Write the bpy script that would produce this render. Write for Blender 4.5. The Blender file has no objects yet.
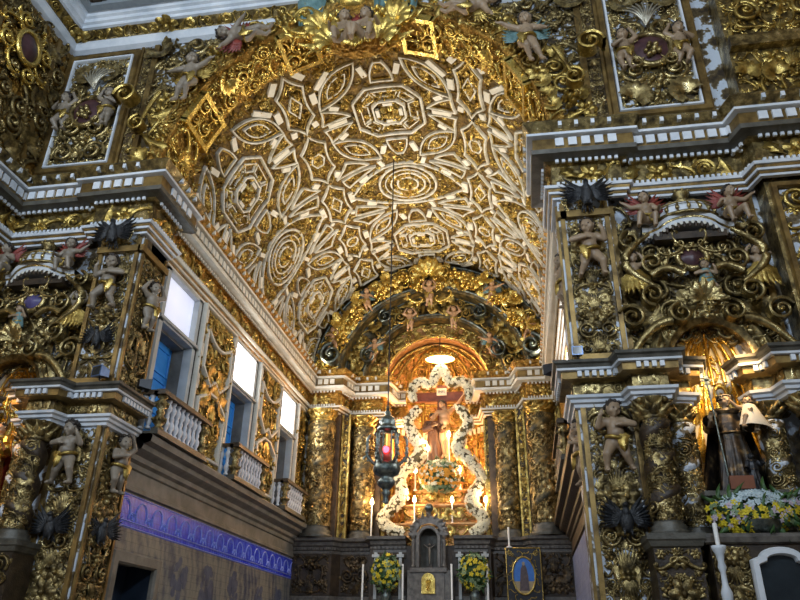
import bpy, math, random
import numpy as np
C = bpy.context.scene.collection
PI = math.pi
rad = math.radians
random.seed(7)

# ------------------------------------------------------------------ materials
def new_mat(name):
    m = bpy.data.materials.new(name); m.use_nodes = True
    nt = m.node_tree; b = nt.nodes['Principled BSDF']
    return m, nt, b

def _coord(nt):
    return nt.nodes.new('ShaderNodeTexCoord').outputs['Object']

def _noise(nt, co, scale, detail=4, rough=.6):
    n = nt.nodes.new('ShaderNodeTexNoise'); nt.links.new(co, n.inputs['Vector'])
    n.inputs['Scale'].default_value = scale; n.inputs['Detail'].default_value = detail
    n.inputs['Roughness'].default_value = rough
    return n.outputs['Fac']

def _ramp(nt, fac, stops):
    r = nt.nodes.new('ShaderNodeValToRGB'); nt.links.new(fac, r.inputs['Fac'])
    e = r.color_ramp.elements
    while len(e) < len(stops): e.new(.5)
    for i, (p, c) in enumerate(stops):
        e[i].position = p; e[i].color = (*c, 1)
    return r.outputs['Color']

def _bump(nt, b, h, strength, dist=.02):
    n = nt.nodes.new('ShaderNodeBump'); n.inputs['Strength'].default_value = strength
    n.inputs['Distance'].default_value = dist
    nt.links.new(h, n.inputs['Height']); nt.links.new(n.outputs['Normal'], b.inputs['Normal'])

def mat_noise(name, stops, scale=6, rough=.5, metal=0., bump=.0, bscale=30, dist=.02, rough2=None, spec=None):
    m, nt, b = new_mat(name); co = _coord(nt)
    f = _noise(nt, co, scale)
    nt.links.new(_ramp(nt, f, stops), b.inputs['Base Color'])
    b.inputs['Metallic'].default_value = metal
    if spec is not None: b.inputs['Specular IOR Level'].default_value = spec
    if rough2 is None: b.inputs['Roughness'].default_value = rough
    else:
        mr = nt.nodes.new('ShaderNodeMapRange'); nt.links.new(f, mr.inputs['Value'])
        mr.inputs['From Min'].default_value = .3; mr.inputs['From Max'].default_value = .7
        mr.inputs['To Min'].default_value = rough; mr.inputs['To Max'].default_value = rough2
        nt.links.new(mr.outputs['Result'], b.inputs['Roughness'])
    if bump: _bump(nt, b, _noise(nt, co, bscale, 3), bump, dist)
    return m

def mat_emit(name, col, s):
    m, nt, b = new_mat(name)
    b.inputs['Base Color'].default_value = (*col, 1)
    b.inputs['Emission Color'].default_value = (*col, 1); b.inputs['Emission Strength'].default_value = s
    return m

M = {}
M['gold'] = mat_noise('gilded wood', [(.3, (.075, .045, .015)), (.48, (.38, .26, .065)), (.7, (.72, .54, .18))], 6, .42, .85, .35, 45, .02, .24)
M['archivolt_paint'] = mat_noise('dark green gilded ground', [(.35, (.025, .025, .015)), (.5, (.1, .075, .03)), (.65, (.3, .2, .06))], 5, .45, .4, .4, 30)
M['gold_dim'] = mat_noise('dulled gilding', [(.3, (.05, .035, .016)), (.47, (.27, .2, .08)), (.6, (.5, .39, .17)), (.72, (.7, .6, .36))], 7, .4, .82, .35, 45, .02, .22)
M['gold_bright'] = mat_noise('bright gilding', [(.3, (.34, .21, .05)), (.5, (.68, .48, .12)), (.75, (.88, .7, .24))], 6, .38, .9, .3, 40, .02, .2)
M['gold_old'] = mat_noise('worn gilding', [(.3, (.03, .022, .012)), (.47, (.16, .115, .045)), (.6, (.4, .3, .12)), (.7, (.62, .5, .26))], 7, .46, .75, .4, 45, .02, .24)
M['gold_flat'] = mat_noise('gilded plain moulding', [(.35, (.12, .075, .026)), (.65, (.33, .215, .07))], 4, .42, .65, .2, 60)
M['mixed'] = mat_noise('half painted half gilded ground', [(.36, (.03, .02, .012)), (.46, (.11, .075, .03)), (.5, (.2, .16, .1)), (.53, (.58, .64, .72))], 3.6, .5, .15, .5, 25, .03)
def gold_ground():
    m, nt, b = new_mat('carved gilded ground'); co = _coord(nt)
    v = nt.nodes.new('ShaderNodeTexVoronoi'); nt.links.new(co, v.inputs['Vector']); v.inputs['Scale'].default_value = 11
    n = _noise(nt, co, 16, 4)
    mx = nt.nodes.new('ShaderNodeMath'); mx.operation = 'ADD'
    nt.links.new(v.outputs['Distance'], mx.inputs[0]); nt.links.new(n, mx.inputs[1])
    nt.links.new(_ramp(nt, _noise(nt, co, 4), [(.3, (.2, .1, .022)), (.5, (.45, .25, .05)), (.7, (.6, .37, .09))]), b.inputs['Base Color'])
    b.inputs['Metallic'].default_value = .75; b.inputs['Roughness'].default_value = .4
    _bump(nt, b, mx.outputs[0], 1., .07)
    return m
M['gold_ground'] = gold_ground()
M['white'] = mat_noise('ivory painted wood', [(.3, (.6, .57, .48)), (.7, (.78, .75, .66))], 3, .5, 0, .1, 30)
M['white_cool'] = mat_noise('pale blue white paint', [(.3, (.5, .55, .6)), (.6, (.74, .77, .8))], 2, .5, 0, .1, 30)
M['rib'] = mat_noise('ivory vault rib', [(.28, (.3, .27, .18)), (.5, (.58, .56, .48)), (.7, (.74, .73, .67))], 5, .45, 0, .2, 40)
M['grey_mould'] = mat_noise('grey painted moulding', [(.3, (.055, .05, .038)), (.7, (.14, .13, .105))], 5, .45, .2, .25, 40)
M['dark_wood'] = mat_noise('dark carved wood', [(.3, (.018, .012, .008)), (.7, (.07, .045, .025))], 6, .45, .1, .3, 40)
M['brown_wood'] = mat_noise('brown carved wood', [(.3, (.035, .024, .014)), (.7, (.13, .085, .045))], 5, .45, .2, .25, 40)
M['stone'] = mat_noise('grey beige stone', [(.3, (.13, .12, .1)), (.7, (.27, .25, .21))], 2.5, .65, 0, .15, 25)
M['plaster'] = mat_noise('old plaster', [(.3, (.4, .38, .35)), (.7, (.5, .48, .44))], 2, .8)
M['floor'] = mat_noise('stone floor', [(.3, (.2, .17, .14)), (.7, (.32, .28, .23))], 1.5, .4)
M['black'] = mat_noise('black feathered wood', [(.3, (.006, .007, .008)), (.7, (.03, .032, .036))], 12, .35, 0, .6, 40)
M['skin'] = mat_noise('painted flesh', [(.3, (.22, .15, .09)), (.7, (.42, .3, .19))], 3, .42, 0, .05, 30)
M['skin_grey'] = mat_noise('dusty painted flesh', [(.3, (.17, .14, .105)), (.7, (.34, .28, .21))], 3, .42, 0, .05, 30)
M['skin_warm'] = mat_noise('varnished flesh', [(.3, (.36, .2, .1)), (.7, (.56, .34, .19))], 3, .35)
M['hair'] = mat_noise('dark hair', [(.3, (.012, .009, .007)), (.7, (.05, .035, .025))], 14, .4, 0, .5, 30)
M['red_wing'] = mat_noise('red painted wing', [(.3, (.14, .02, .015)), (.7, (.32, .06, .04))], 6, .45, 0, .3, 40)
M['blue_cloth'] = mat_noise('blue green drapery', [(.3, (.06, .13, .13)), (.7, (.2, .33, .32))], 5, .45, 0, .2, 20)
M['purple'] = mat_noise('purple painted shield', [(.3, (.03, .01, .012)), (.7, (.085, .035, .04))], 4, .4)
M['violet'] = mat_noise('violet painted shield', [(.3, (.05, .045, .14)), (.7, (.12, .1, .25))], 4, .4)
M['marble'] = mat_noise('grey brown marble', [(.3, (.06, .052, .045)), (.7, (.19, .17, .145))], 9, .4, 0, .1, 40)
M['silver'] = mat_noise('old silver', [(.3, (.04, .05, .046)), (.7, (.26, .3, .27))], 9, .35, .85, .3, 40)
M['iron'] = mat_noise('black metal', [(.3, (.01, .01, .012)), (.7, (.03, .03, .034))], 8, .4, .3)
M['spot_blue'] = mat_noise('blue painted metal', [(.3, (.05, .1, .22)), (.7, (.14, .22, .4))], 8, .3, .3)
M['yellow'] = mat_noise('yellow petals', [(.3, (.5, .36, .01)), (.7, (.8, .65, .03))], 20, .6)
M['orange'] = mat_noise('orange petals', [(.3, (.6, .22, .01)), (.7, (.85, .42, .03))], 20, .6)
M['petal_white'] = mat_noise('white petals', [(.3, (.7, .62, .38)), (.7, (.9, .86, .68))], 20, .6)
M['petal_pink'] = mat_noise('pale pink petals', [(.3, (.42, .34, .42)), (.7, (.6, .52, .58))], 20, .6)
M['petal_pale'] = mat_noise('pale blue petals', [(.3, (.35, .46, .48)), (.7, (.58, .66, .68))], 20, .6)
M['leaf'] = mat_noise('green leaves', [(.3, (.02, .055, .015)), (.7, (.07, .15, .035))], 12, .5)
M['leaf_pale'] = mat_noise('pale green leaves', [(.3, (.12, .18, .08)), (.7, (.3, .4, .22))], 12, .5)
M['habit'] = mat_noise('dark habit with worn gold', [(.42, (.012, .009, .007)), (.55, (.045, .03, .018)), (.7, (.26, .17, .07))], 9, .4, .25, .2, 30)
M['friar'] = mat_noise('brown friar robe', [(.3, (.07, .028, .014)), (.7, (.16, .07, .035))], 4, .5)
M['cross'] = mat_noise('red brown wood', [(.3, (.08, .02, .013)), (.7, (.17, .055, .035))], 6, .4, 0, .1, 40)
M['cream_cloth'] = mat_noise('cream cloth', [(.3, (.6, .54, .42)), (.7, (.78, .72, .6))], 4, .6)
M['red_cloth'] = mat_noise('red robe', [(.3, (.3, .03, .02)), (.7, (.5, .09, .04))], 4, .45)
M['sign'] = mat_noise('red brown plaque', [(.3, (.16, .05, .02)), (.7, (.26, .09, .04))], 4, .4)
M['wax'] = mat_noise('white wax', [(.3, (.75, .73, .68)), (.7, (.85, .83, .8))], 4, .4)
M['blue_door'] = mat_noise('blue painted door', [(.3, (.03, .26, .75)), (.7, (.05, .34, .88))], 3, .4)
M['dark_blue'] = mat_noise('dark blue interior', [(.3, (.008, .018, .035)), (.7, (.016, .032, .06))], 3, .6)
M['frame_grey'] = mat_noise('grey white window frame', [(.3, (.4, .42, .42)), (.7, (.56, .58, .57))], 3, .45)
M['baluster'] = mat_noise('white turned wood', [(.3, (.6, .62, .66)), (.7, (.74, .76, .8))], 3, .4)
M['glass_dark'] = mat_noise('dark glass', [(.3, (.012, .016, .02)), (.7, (.03, .04, .045))], 2, .12)
M['oil_blue'] = mat_noise('painted blue sky', [(.3, (.02, .12, .5)), (.7, (.05, .22, .62))], 4, .4)
M['oil_earth'] = mat_noise('painted ground', [(.3, (.3, .22, .1)), (.7, (.42, .34, .2))], 14, .4)
M['oil_robe'] = mat_noise('painted robe', [(.3, (.05, .035, .04)), (.7, (.12, .08, .08))], 14, .4)
M['lamp_white'] = mat_emit('lit lamp', (1, .86, .62), 9)
M['flame'] = mat_emit('lit bulb', (1, .66, .3), 60)
M['red_lamp'] = mat_emit('red lamp glass', (1, .03, .05), 14)
def pane_mat(name, lo, hi, s0, s1, y0, y1):
    m, nt, b = new_mat(name); co = nt.nodes.new('ShaderNodeTexCoord').outputs['Object']
    n = _noise(nt, co, .9, 2)
    nt.links.new(_ramp(nt, n, [(.3, lo), (.7, hi)]), b.inputs['Emission Color'])
    b.inputs['Base Color'].default_value = (.7, .72, .75, 1); b.inputs['Roughness'].default_value = .3
    b.inputs['Emission Strength'].default_value = s0
    return m
M['pane_dim'] = pane_mat('daylit translucent pane', (.55, .6, .85), (.8, .84, 1), .75, 0, 0, 0)
M['pane'] = pane_mat('bright translucent pane', (.95, .95, 1), (1, 1, 1), 9, 0, 0, 0)

def tile_mat(name, base, ink, scale, lo, hi, sheen=.25):
    """glazed tile: painted ink drawing in wavy bands over the glaze, thin joints"""
    m, nt, b = new_mat(name); co = _coord(nt)
    n1 = _noise(nt, co, scale, 6, .7)
    w = nt.nodes.new('ShaderNodeTexWave'); nt.links.new(co, w.inputs['Vector']); w.wave_type = 'RINGS'
    w.inputs['Scale'].default_value = scale * .8; w.inputs['Distortion'].default_value = 9; w.inputs['Detail'].default_value = 3
    ad = nt.nodes.new('ShaderNodeMath'); ad.operation = 'MULTIPLY_ADD'; ad.use_clamp = True
    nt.links.new(w.outputs['Fac'], ad.inputs[0]); ad.inputs[1].default_value = .16; nt.links.new(n1, ad.inputs[2])
    col = _ramp(nt, ad.outputs[0], [(lo, ink), (hi, base)])
    br = nt.nodes.new('ShaderNodeTexBrick'); mp = nt.nodes.new('ShaderNodeMapping')
    sep = nt.nodes.new('ShaderNodeSeparateXYZ'); cmb = nt.nodes.new('ShaderNodeCombineXYZ')
    nt.links.new(co, sep.inputs[0]); nt.links.new(sep.outputs['Y'], cmb.inputs['X']); nt.links.new(sep.outputs['Z'], cmb.inputs['Y'])
    nt.links.new(cmb.outputs[0], br.inputs['Vector'])
    br.offset = 0; br.inputs['Scale'].default_value = 1; br.inputs['Brick Width'].default_value = .14; br.inputs['Row Height'].default_value = .14
    br.inputs['Mortar Size'].default_value = .004
    br.inputs['Color1'].default_value = br.inputs['Color2'].default_value = (1, 1, 1, 1); br.inputs['Mortar'].default_value = (.55, .55, .6, 1)
    mx = nt.nodes.new('ShaderNodeMix'); mx.data_type = 'RGBA'; mx.blend_type = 'MULTIPLY'; mx.inputs['Factor'].default_value = 1
    nt.links.new(col, mx.inputs['A']); nt.links.new(br.outputs['Color'], mx.inputs['B'])
    nt.links.new(mx.outputs['Result'], b.inputs['Base Color']); b.inputs['Roughness'].default_value = sheen
    return m
M['tile_blue'] = tile_mat('blue painted tiles', (.14, .21, .95), (.03, .05, .7), 3.4, .5, .8)
M['tile_beige'] = tile_mat('beige tiles with blue drawing', (.27, .26, .22), (.075, .085, .13), 1.5, .44, .66, .35)
M['tile_pale'] = tile_mat('pale blue tiles', (.42, .44, .54), (.2, .22, .38), 3, .5, .8, .4)

# ------------------------------------------------------------------ mesh store
BASE = {}
def boxes(name, mat, parent, lst, T=None):
    """a run of separate bars, each a part of its own"""
    for b in lst:
        m = MB(); m.box(*b); (m.mapped(T) if T else m).build(name, mat, parent)
class MB:
    def __init__(s): s.v = []; s.f = []; s.n = 0; s.mi = []
    def add(s, V, Q, mi=0):
        V = np.asarray(V, float).reshape(-1, 3); Q = np.asarray(Q, int)
        if not len(Q): return
        s.v.append(V); s.f.append(Q + s.n); s.mi.append(np.full(len(Q), mi)); s.n += len(V)
    def arrays(s): return np.concatenate(s.v), s.f
    def mapped(s, fn):
        r = MB()
        for V, Q, mi in zip(s.v, s.f, s.mi): r.v.append(fn(V)); r.f.append(Q); r.mi.append(mi)
        r.n = s.n; return r
    def merge(s, o, fn=None):
        if not o.n: return
        off = s.n
        for V, Q, mi in zip(o.v, o.f, o.mi):
            s.v.append(fn(V) if fn else V); s.f.append(Q + off); s.mi.append(mi)
        s.n += o.n
    def mesh(s, name, mats, base=(0, 0, 0), smooth=True):
        me = bpy.data.meshes.new(name)
        if s.n:
            V = np.concatenate(s.v) - np.array(base)
            me.vertices.add(len(V)); me.vertices.foreach_set('co', V.astype(np.float32).ravel())
            li = np.concatenate([q.ravel() for q in s.f]); ln = np.concatenate([np.full(len(q), q.shape[1]) for q in s.f])
            st = np.concatenate([[0], np.cumsum(ln)[:-1]])
            me.loops.add(len(li)); me.polygons.add(len(ln))
            me.loops.foreach_set('vertex_index', li.astype(np.int32)); me.polygons.foreach_set('loop_start', st.astype(np.int32))
            me.polygons.foreach_set('use_smooth', np.full(len(ln), smooth))
            mi = np.concatenate(s.mi)
            if mi.max() > 0: me.polygons.foreach_set('material_index', mi.astype(np.int32))
            me.update(calc_edges=True); me.validate()
        for m in (mats if isinstance(mats, (list, tuple)) else [mats]): me.materials.append(M[m] if isinstance(m, str) else m)
        return me
    def build(s, name, mats, parent=None, base=None, smooth=False, sharp=None):
        if parent is not None: b = BASE.get(parent.name, (0, 0, 0))
        else: b = base if base is not None else (0, 0, 0)
        me = s.mesh(name, mats, b, smooth or sharp is not None)
        if sharp is not None and s.n: me.set_sharp_from_angle(angle=rad(sharp))
        o = bpy.data.objects.new(name, me); C.objects.link(o)
        if parent is not None: o.parent = parent; BASE[o.name] = b
        else: o.location = b; BASE[o.name] = b
        return o
    # primitives
    def box(s, x0, x1, y0, y1, z0, z1, mi=0):
        V = [(x, y, z) for z in (z0, z1) for y in (y0, y1) for x in (x0, x1)]
        s.add(V, [(0, 2, 3, 1), (4, 5, 7, 6), (0, 1, 5, 4), (2, 6, 7, 3), (0, 4, 6, 2), (1, 3, 7, 5)], mi)
    def grid(s, P, closed_u=False, closed_v=False, mi=0):
        P = np.asarray(P, float); nu, nv = P.shape[:2]; idx = np.arange(nu * nv).reshape(nu, nv)
        a = idx if not closed_u else np.vstack([idx, idx[:1]])
        a = a if not closed_v else np.hstack([a, a[:, :1]])
        Q = np.stack([a[:-1, :-1], a[1:, :-1], a[1:, 1:], a[:-1, 1:]], -1).reshape(-1, 4)
        s.add(P.reshape(-1, 3), Q, mi)
    def lathe(s, prof, c=(0, 0, 0), seg=16, axis='z', mi=0, rfun=None):
        a = np.linspace(0, 2 * PI, seg, endpoint=False); prof = np.asarray(prof, float)
        R = prof[:, 0][:, None]; Z = prof[:, 1][:, None] + 0 * a
        if rfun is not None: R = R * rfun(a[None, :], prof[:, 1][:, None])
        X, Y = R * np.cos(a), R * np.sin(a)
        P = np.stack([X, Y, Z], -1) if axis == 'z' else (np.stack([X, -Z, Y], -1) if axis == 'y' else np.stack([Z, X, Y], -1))
        s.grid(P + np.array(c), closed_v=True, mi=mi)
    def ball(s, c, r, seg=10, rings=6, mi=0, rot=None):
        r = np.array(r if hasattr(r, '__len__') else (r, r, r), float)
        t = np.linspace(.02, PI - .02, rings + 1)[:, None]; a = np.linspace(0, 2 * PI, seg, endpoint=False)[None, :]
        P = np.stack([np.sin(t) * np.cos(a), np.sin(t) * np.sin(a), np.cos(t) + 0 * a], -1) * r
        if rot is not None: P = P @ np.array(rot).T
        s.grid(P + np.array(c), closed_v=True, mi=mi)
    def tube(s, path, radii, k=6, flat=1., up=(0, 0, 1), closed=False, mi=0):
        P = np.asarray(path, float); n = len(P); radii = np.broadcast_to(np.asarray(radii, float), (n,))
        T = np.gradient(P, axis=0)
        if closed: T = np.roll(P, -1, 0) - np.roll(P, 1, 0)
        T /= np.linalg.norm(T, axis=1, keepdims=True) + 1e-9
        U = np.tile(np.array(up, float), (n, 1)); B = np.cross(T, U); nb = np.linalg.norm(B, axis=1, keepdims=True)
        alt = np.cross(T, np.array((.31, .87, .12))); B = np.where(nb < .05, alt, B)
        B /= np.linalg.norm(B, axis=1, keepdims=True); N = np.cross(B, T)
        a = np.arange(k) * 2 * PI / k
        G = P[:, None] + radii[:, None, None] * (B[:, None] * np.cos(a)[None, :, None] + flat * N[:, None] * np.sin(a)[None, :, None])
        s.grid(G, closed_u=closed, closed_v=True, mi=mi)
    def poly_prism(s, pts, fn, h0, h1, mi=0):
        """closed 2-D outline -> prism between h0 and h1, mapped by fn((x,y,h))"""
        pts = np.asarray(pts, float); n = len(pts)
        A = np.c_[pts, np.full(n, h0)]; B = np.c_[pts, np.full(n, h1)]
        i = np.arange(n); j = (i + 1) % n
        s.add(fn(np.vstack([A, B])), np.stack([i, j, j + n, i + n], 1), mi)
        cen = pts.mean(0); V = fn(np.vstack([B, [[*cen, h1]]])); s.add(V, np.stack([i, j, np.full(n, n)], 1), mi)
    def sweep(s, path, prof, closed_prof=False, mi=0):
        """profile of (out, z) swept along a plan polyline; out is to the right of the direction of travel"""
        P = np.asarray(path, float); n = len(P); D = np.diff(P, axis=0); D /= np.linalg.norm(D, axis=1, keepdims=True)
        Nn = np.stack([D[:, 1], -D[:, 0]], 1); M_ = np.zeros((n, 2))
        M_[0] = Nn[0]; M_[-1] = Nn[-1]
        for i in range(1, n - 1):
            b = Nn[i - 1] + Nn[i]; M_[i] = b / max(.2, (b @ b) / 2)
        prof = np.asarray(prof, float)
        G = np.zeros((n, len(prof), 3)); G[:, :, :2] = P[:, None] + M_[:, None] * prof[None, :, :1]; G[:, :, 2] = prof[None, :, 1]
        s.grid(G, closed_v=closed_prof, mi=mi)
        if closed_prof:
            for e in (0, -1):
                m = len(prof); s.add(np.vstack([G[e], G[e].mean(0)]), [(i, (i + 1) % m, m) for i in range(m)], mi)

def along(path, step, inset=0):
    """points and directions spaced along each straight run of a plan polyline"""
    P = np.asarray(path, float); out = []
    for a, b in zip(P[:-1], P[1:]):
        L = np.linalg.norm(b - a); d = (b - a) / L
        n = max(1, int(round((L - inset) / step)))
        for i in range(n):
            out.append((a + d * (inset / 2 + (L - inset) * (i + .5) / n), d))
    return out

def blocks(mb, path, step, w, o0, o1, z0, z1, inset=0):
    for p, d in along(path, step, inset):
        nrm = np.array([d[1], -d[0]])
        V = []
        for z in (z0, z1):
            for o in (o0, o1):
                for e in (-w / 2, w / 2):
                    q = p + nrm * o + d * e; V.append((*q, z))
        mb.add(V, [(0, 2, 3, 1), (4, 5, 7, 6), (0, 1, 5, 4), (2, 6, 7, 3), (0, 4, 6, 2), (1, 3, 7, 5)])

# ------------------------------------------------------------------ object records
def tag(o, label=None, cat=None, group=None, kind=None):
    if label: o['label'] = label
    if cat: o['category'] = cat
    if group: o['group'] = group
    if kind: o['kind'] = kind
    return o
def thing(name, label, cat, loc, group=None):
    o = bpy.data.objects.new(name, None); C.objects.link(o); o.location = loc; o.empty_display_size = .2
    BASE[o.name] = tuple(loc); return tag(o, label, cat, group)
def struct(mb, name, mats, label=None, smooth=False, sharp=None, cat=None):
    o = mb.build(name, mats, smooth=smooth, sharp=sharp); return tag(o, label, cat, None, 'structure')
def dup(root, loc, label=None, scale=None, rot=None, group=None):
    r = root.copy(); C.objects.link(r); r.location = loc
    if scale: r.scale = scale
    if rot: r.rotation_euler = rot
    if label: r['label'] = label
    if group: r['group'] = group
    for ch in list(root.children):
        c = ch.copy(); C.objects.link(c); c.parent = r
        for g in ch.children:
            d = g.copy(); C.objects.link(d); d.parent = c
    return r

# plane maps: local (x right, y up, h out of the wall) -> world
def on_front(y0): return lambda V: np.stack([V[:, 0], y0 - V[:, 2], V[:, 1]], -1)
def on_left(x0): return lambda V: np.stack([x0 + V[:, 2], V[:, 0], V[:, 1]], -1)
def on_right(x0): return lambda V: np.stack([x0 - V[:, 2], V[:, 0], V[:, 1]], -1)
def on_polar(cx, cz, y0):      # local x = angle from the crown (rad), y = radius
    return lambda V: np.stack([cx + V[:, 1] * np.sin(V[:, 0]), y0 - V[:, 2], cz + V[:, 1] * np.cos(V[:, 0])], -1)
def on_soffit(cx, cz, r):      # local x = arc length from the crown, y = depth, h towards the axis
    return lambda V: np.stack([cx + (r - V[:, 2]) * np.sin(V[:, 0] / r), V[:, 1], cz + (r - V[:, 2]) * np.cos(V[:, 0] / r)], -1)
def on_col(cx, cy, r, tw=0., z0=0., half=None):     # wrapped round a column, x = arc length, facing -Y at x = 0
    def f(V):
        a = V[:, 0] / r + tw * (V[:, 1] - z0); R = (r(V[:, 1]) if callable(r) else r) + V[:, 2]
        return np.stack([cx + R * np.sin(a), cy - R * np.cos(a), V[:, 1]], -1)
    return f
# ------------------------------------------------------------------ carved ornament, unit size, lying in x/y and rising in z
def curl(kind, n, amp=1.):
    """C- or S-shaped scroll centre line with curled ends, scaled to fit a unit disc"""
    t = np.linspace(-1, 1, n)
    if kind == 'c': k = .9 + 7 * amp * t ** 2 / (1.25 - np.abs(t))
    elif kind == 's': k = .9 * t + 7.4 * amp * np.sign(t) * t ** 2 / (1.25 - np.abs(t))
    else: k = .6 + 11 * amp * np.clip(t * .5 + .5, 0, 1) ** 2 / (1.25 - np.clip(t * .5 + .5, 0, 1)) * .5          # one curled end
    h = np.cumsum(k) * 2 / n; x = np.cumsum(np.cos(h)); y = np.cumsum(np.sin(h))
    P = np.stack([x, y], 1); P -= (P.max(0) + P.min(0)) / 2; P /= np.abs(P).max() * 1.05
    return P, t

def leaf_grid(L=1., W=.5, nl=8, nw=5, lobes=3, curlz=.25, bend=0., rise=.12):
    t = np.linspace(0, 1, nl)[:, None]; u = np.linspace(-1, 1, nw)[None, :]
    w = W * .5 * np.sin(PI * (t * .93 + .05) ** .75) * (1 + .28 * np.cos(2 * PI * lobes * t))
    ang = bend * t
    x0 = L * np.sin(ang) * t; y0 = L * t * np.cos(ang * .7)
    X = x0 + u * w; Y = y0 - .12 * L * np.abs(u) + 0 * w
    Z = rise * (1 - .75 * np.abs(u) ** 1.4) * np.sin(PI * np.clip(t * .8 + .15, 0, 1)) + curlz * t ** 3 - .02 + .06 * np.cos(3 * PI * u) * t
    return np.stack([X + 0 * Z, Y + 0 * Z, Z + 0 * X], -1)

def place(V, x, y, s=1., rot=0., h=0., flip=False, hs=None):
    V = np.array(V, float).reshape(-1, 3)
    if flip: V = V * (-1, 1, 1)
    c, n = math.cos(rot), math.sin(rot)
    return np.stack([(V[:, 0] * c - V[:, 1] * n) * s + x, (V[:, 0] * n + V[:, 1] * c) * s + y, V[:, 2] * (hs or s) + h], -1)

def p_scroll(kind, lod, seed):
    r = random.Random(seed); mb = MB(); n = (48, 34, 24)[lod]; k = (6, 5, 4)[lod]
    P, t = curl(kind, n, r.uniform(.85, 1.1))
    rr = .15 * (1 - .55 * np.abs(t) ** 1.5) if kind != 'v' else .16 - .09 * (t + 1) / 2
    z = .14 + .16 * np.abs(t) ** 2 if kind != 'v' else .1 + .2 * np.clip(t, 0, 1)
    mb.tube(np.c_[P, z], rr, k, .9)
    for e in ((0, -1) if kind != 'v' else (-1,)):
        mb.ball((*P[e], z[e] + .03), .12, (8, 6, 5)[lod], (5, 4, 3)[lod])
    if lod < 2:
        T = np.gradient(P, axis=0); side = -1 if kind != 's' else 0
        for q in ((.2, .35, .5, .65, .8) if lod == 0 else (.3, .5, .7)):
            i = int(q * (n - 1)); sd = side or (-1 if q > .5 else 1)
            a = math.atan2(T[i, 1], T[i, 0]) + (0 if sd < 0 else PI) + r.uniform(-.3, .3) - .5 * 1
            nx = T[i] / (np.linalg.norm(T[i]) + 1e-9)
            px, py = P[i, 0] + nx[1] * .1 * -sd * -1, P[i, 1] - nx[0] * .1 * -sd * -1
            mb.grid(place(leaf_grid(.62, .5, 5, 3, 2, .22), px, py, 1, a - PI / 2 + (.9 if sd > 0 else -.9), .05).reshape(5, 3, 3))
    return mb

def p_leaf(lod, seed):
    r = random.Random(seed); mb = MB(); nl, nw = ((10, 7), (7, 5), (5, 3))[lod]
    mb.grid(place(leaf_grid(1.7, 1.0, nl, nw, 3, .45, r.uniform(-.5, .5), .3), 0, -.85).reshape(nl, nw, 3))
    if lod == 0:
        for sg in (-1, 1):
            mb.grid(place(leaf_grid(1.0, .6, 7, 5, 2, .3, sg * .5, .2), 0, -.8, 1, -sg * .75).reshape(7, 5, 3))
    return mb

def p_fan(lod, seed, n=7):
    mb = MB(); nl, nw = ((7, 3), (5, 3), (4, 3))[lod]
    for i in range(n):
        a = (i - (n - 1) / 2) * (2.3 / n)
        L = 1.5 - .35 * abs(i - (n - 1) / 2) / n * 2
        mb.grid(place(leaf_grid(L, .38, nl, nw, 0.5, .3, -a * .5, .22), 0, -.75, 1, -a, .03).reshape(nl, nw, 3))
    for sg in (-1, 1): mb.ball((sg * .28, -.75, .12), .2, 6, 4)
    mb.ball((0, -.72, .2), .22, 7, 5)
    return mb

def p_rosette(lod, seed, n=None):
    r = random.Random(seed); n = n or r.choice((5, 6, 8)); mb = MB()
    sa = (n * 6, n * 4, n * 3)[lod]; nr = (7, 5, 4)[lod]
    a = np.linspace(0, 2 * PI, sa, endpoint=False)[None, :]; q = np.linspace(0.02, 1, nr)[:, None]
    pet = np.abs(np.cos(n * a / 2))
    R = q * (.62 + .38 * pet ** .6); Z = .06 + .3 * np.sin(PI * q * .85) * (.5 + .5 * pet) + .05 * (1 - q)
    mb.grid(np.stack([R * np.cos(a), R * np.sin(a), Z], -1), closed_v=True)
    mb.ball((0, 0, .3), .24, (8, 6, 5)[lod], (5, 4, 3)[lod])
    return mb

def p_fruit(lod, seed):
    r = random.Random(seed); mb = MB()
    for i in range((8, 6, 4)[lod]):
        a = i * 2.4; q = .2 + .55 * math.sqrt(i / 8)
        mb.ball((q * math.cos(a), q * math.sin(a), .2 + r.uniform(0, .12) - .15 * q), r.uniform(.24, .34), (7, 6, 5)[lod], (5, 4, 3)[lod])
    for i in range(3):
        a = i * 2.1 + r.uniform(0, 1)
        mb.grid(place(leaf_grid(1.0, .55, 5, 3, 2, .1), .1 * math.cos(a), .1 * math.sin(a), 1, a, .02).reshape(5, 3, 3))
    return mb

def p_spiral(lod, seed):
    mb = MB(); n = (44, 28, 18)[lod]; t = np.linspace(0, 1, n); a = t * 2 * PI * 1.75
    R = 1 - .8 * t
    mb.tube(np.c_[R * .86 * np.cos(a), R * .86 * np.sin(a), .1 + .28 * t], .17 * (1 - .45 * t), (6, 5, 4)[lod], 1.1)
    mb.ball((0, 0, .36), .2, (8, 6, 5)[lod], (5, 4, 3)[lod])
    nl, nw = ((8, 5), (6, 3), (4, 3))[lod]
    for a0 in ((0., .5, 1.0, 1.5, 2.0) if lod == 0 else (.3, 1.2)):
        a1 = a0 * PI / 1.4
        mb.grid(place(leaf_grid(.7, .5, nl, nw, 2, .2, .5), .75 * math.cos(a1), .75 * math.sin(a1), 1, a1 - .4, .03).reshape(nl, nw, 3))
    return mb

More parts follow.
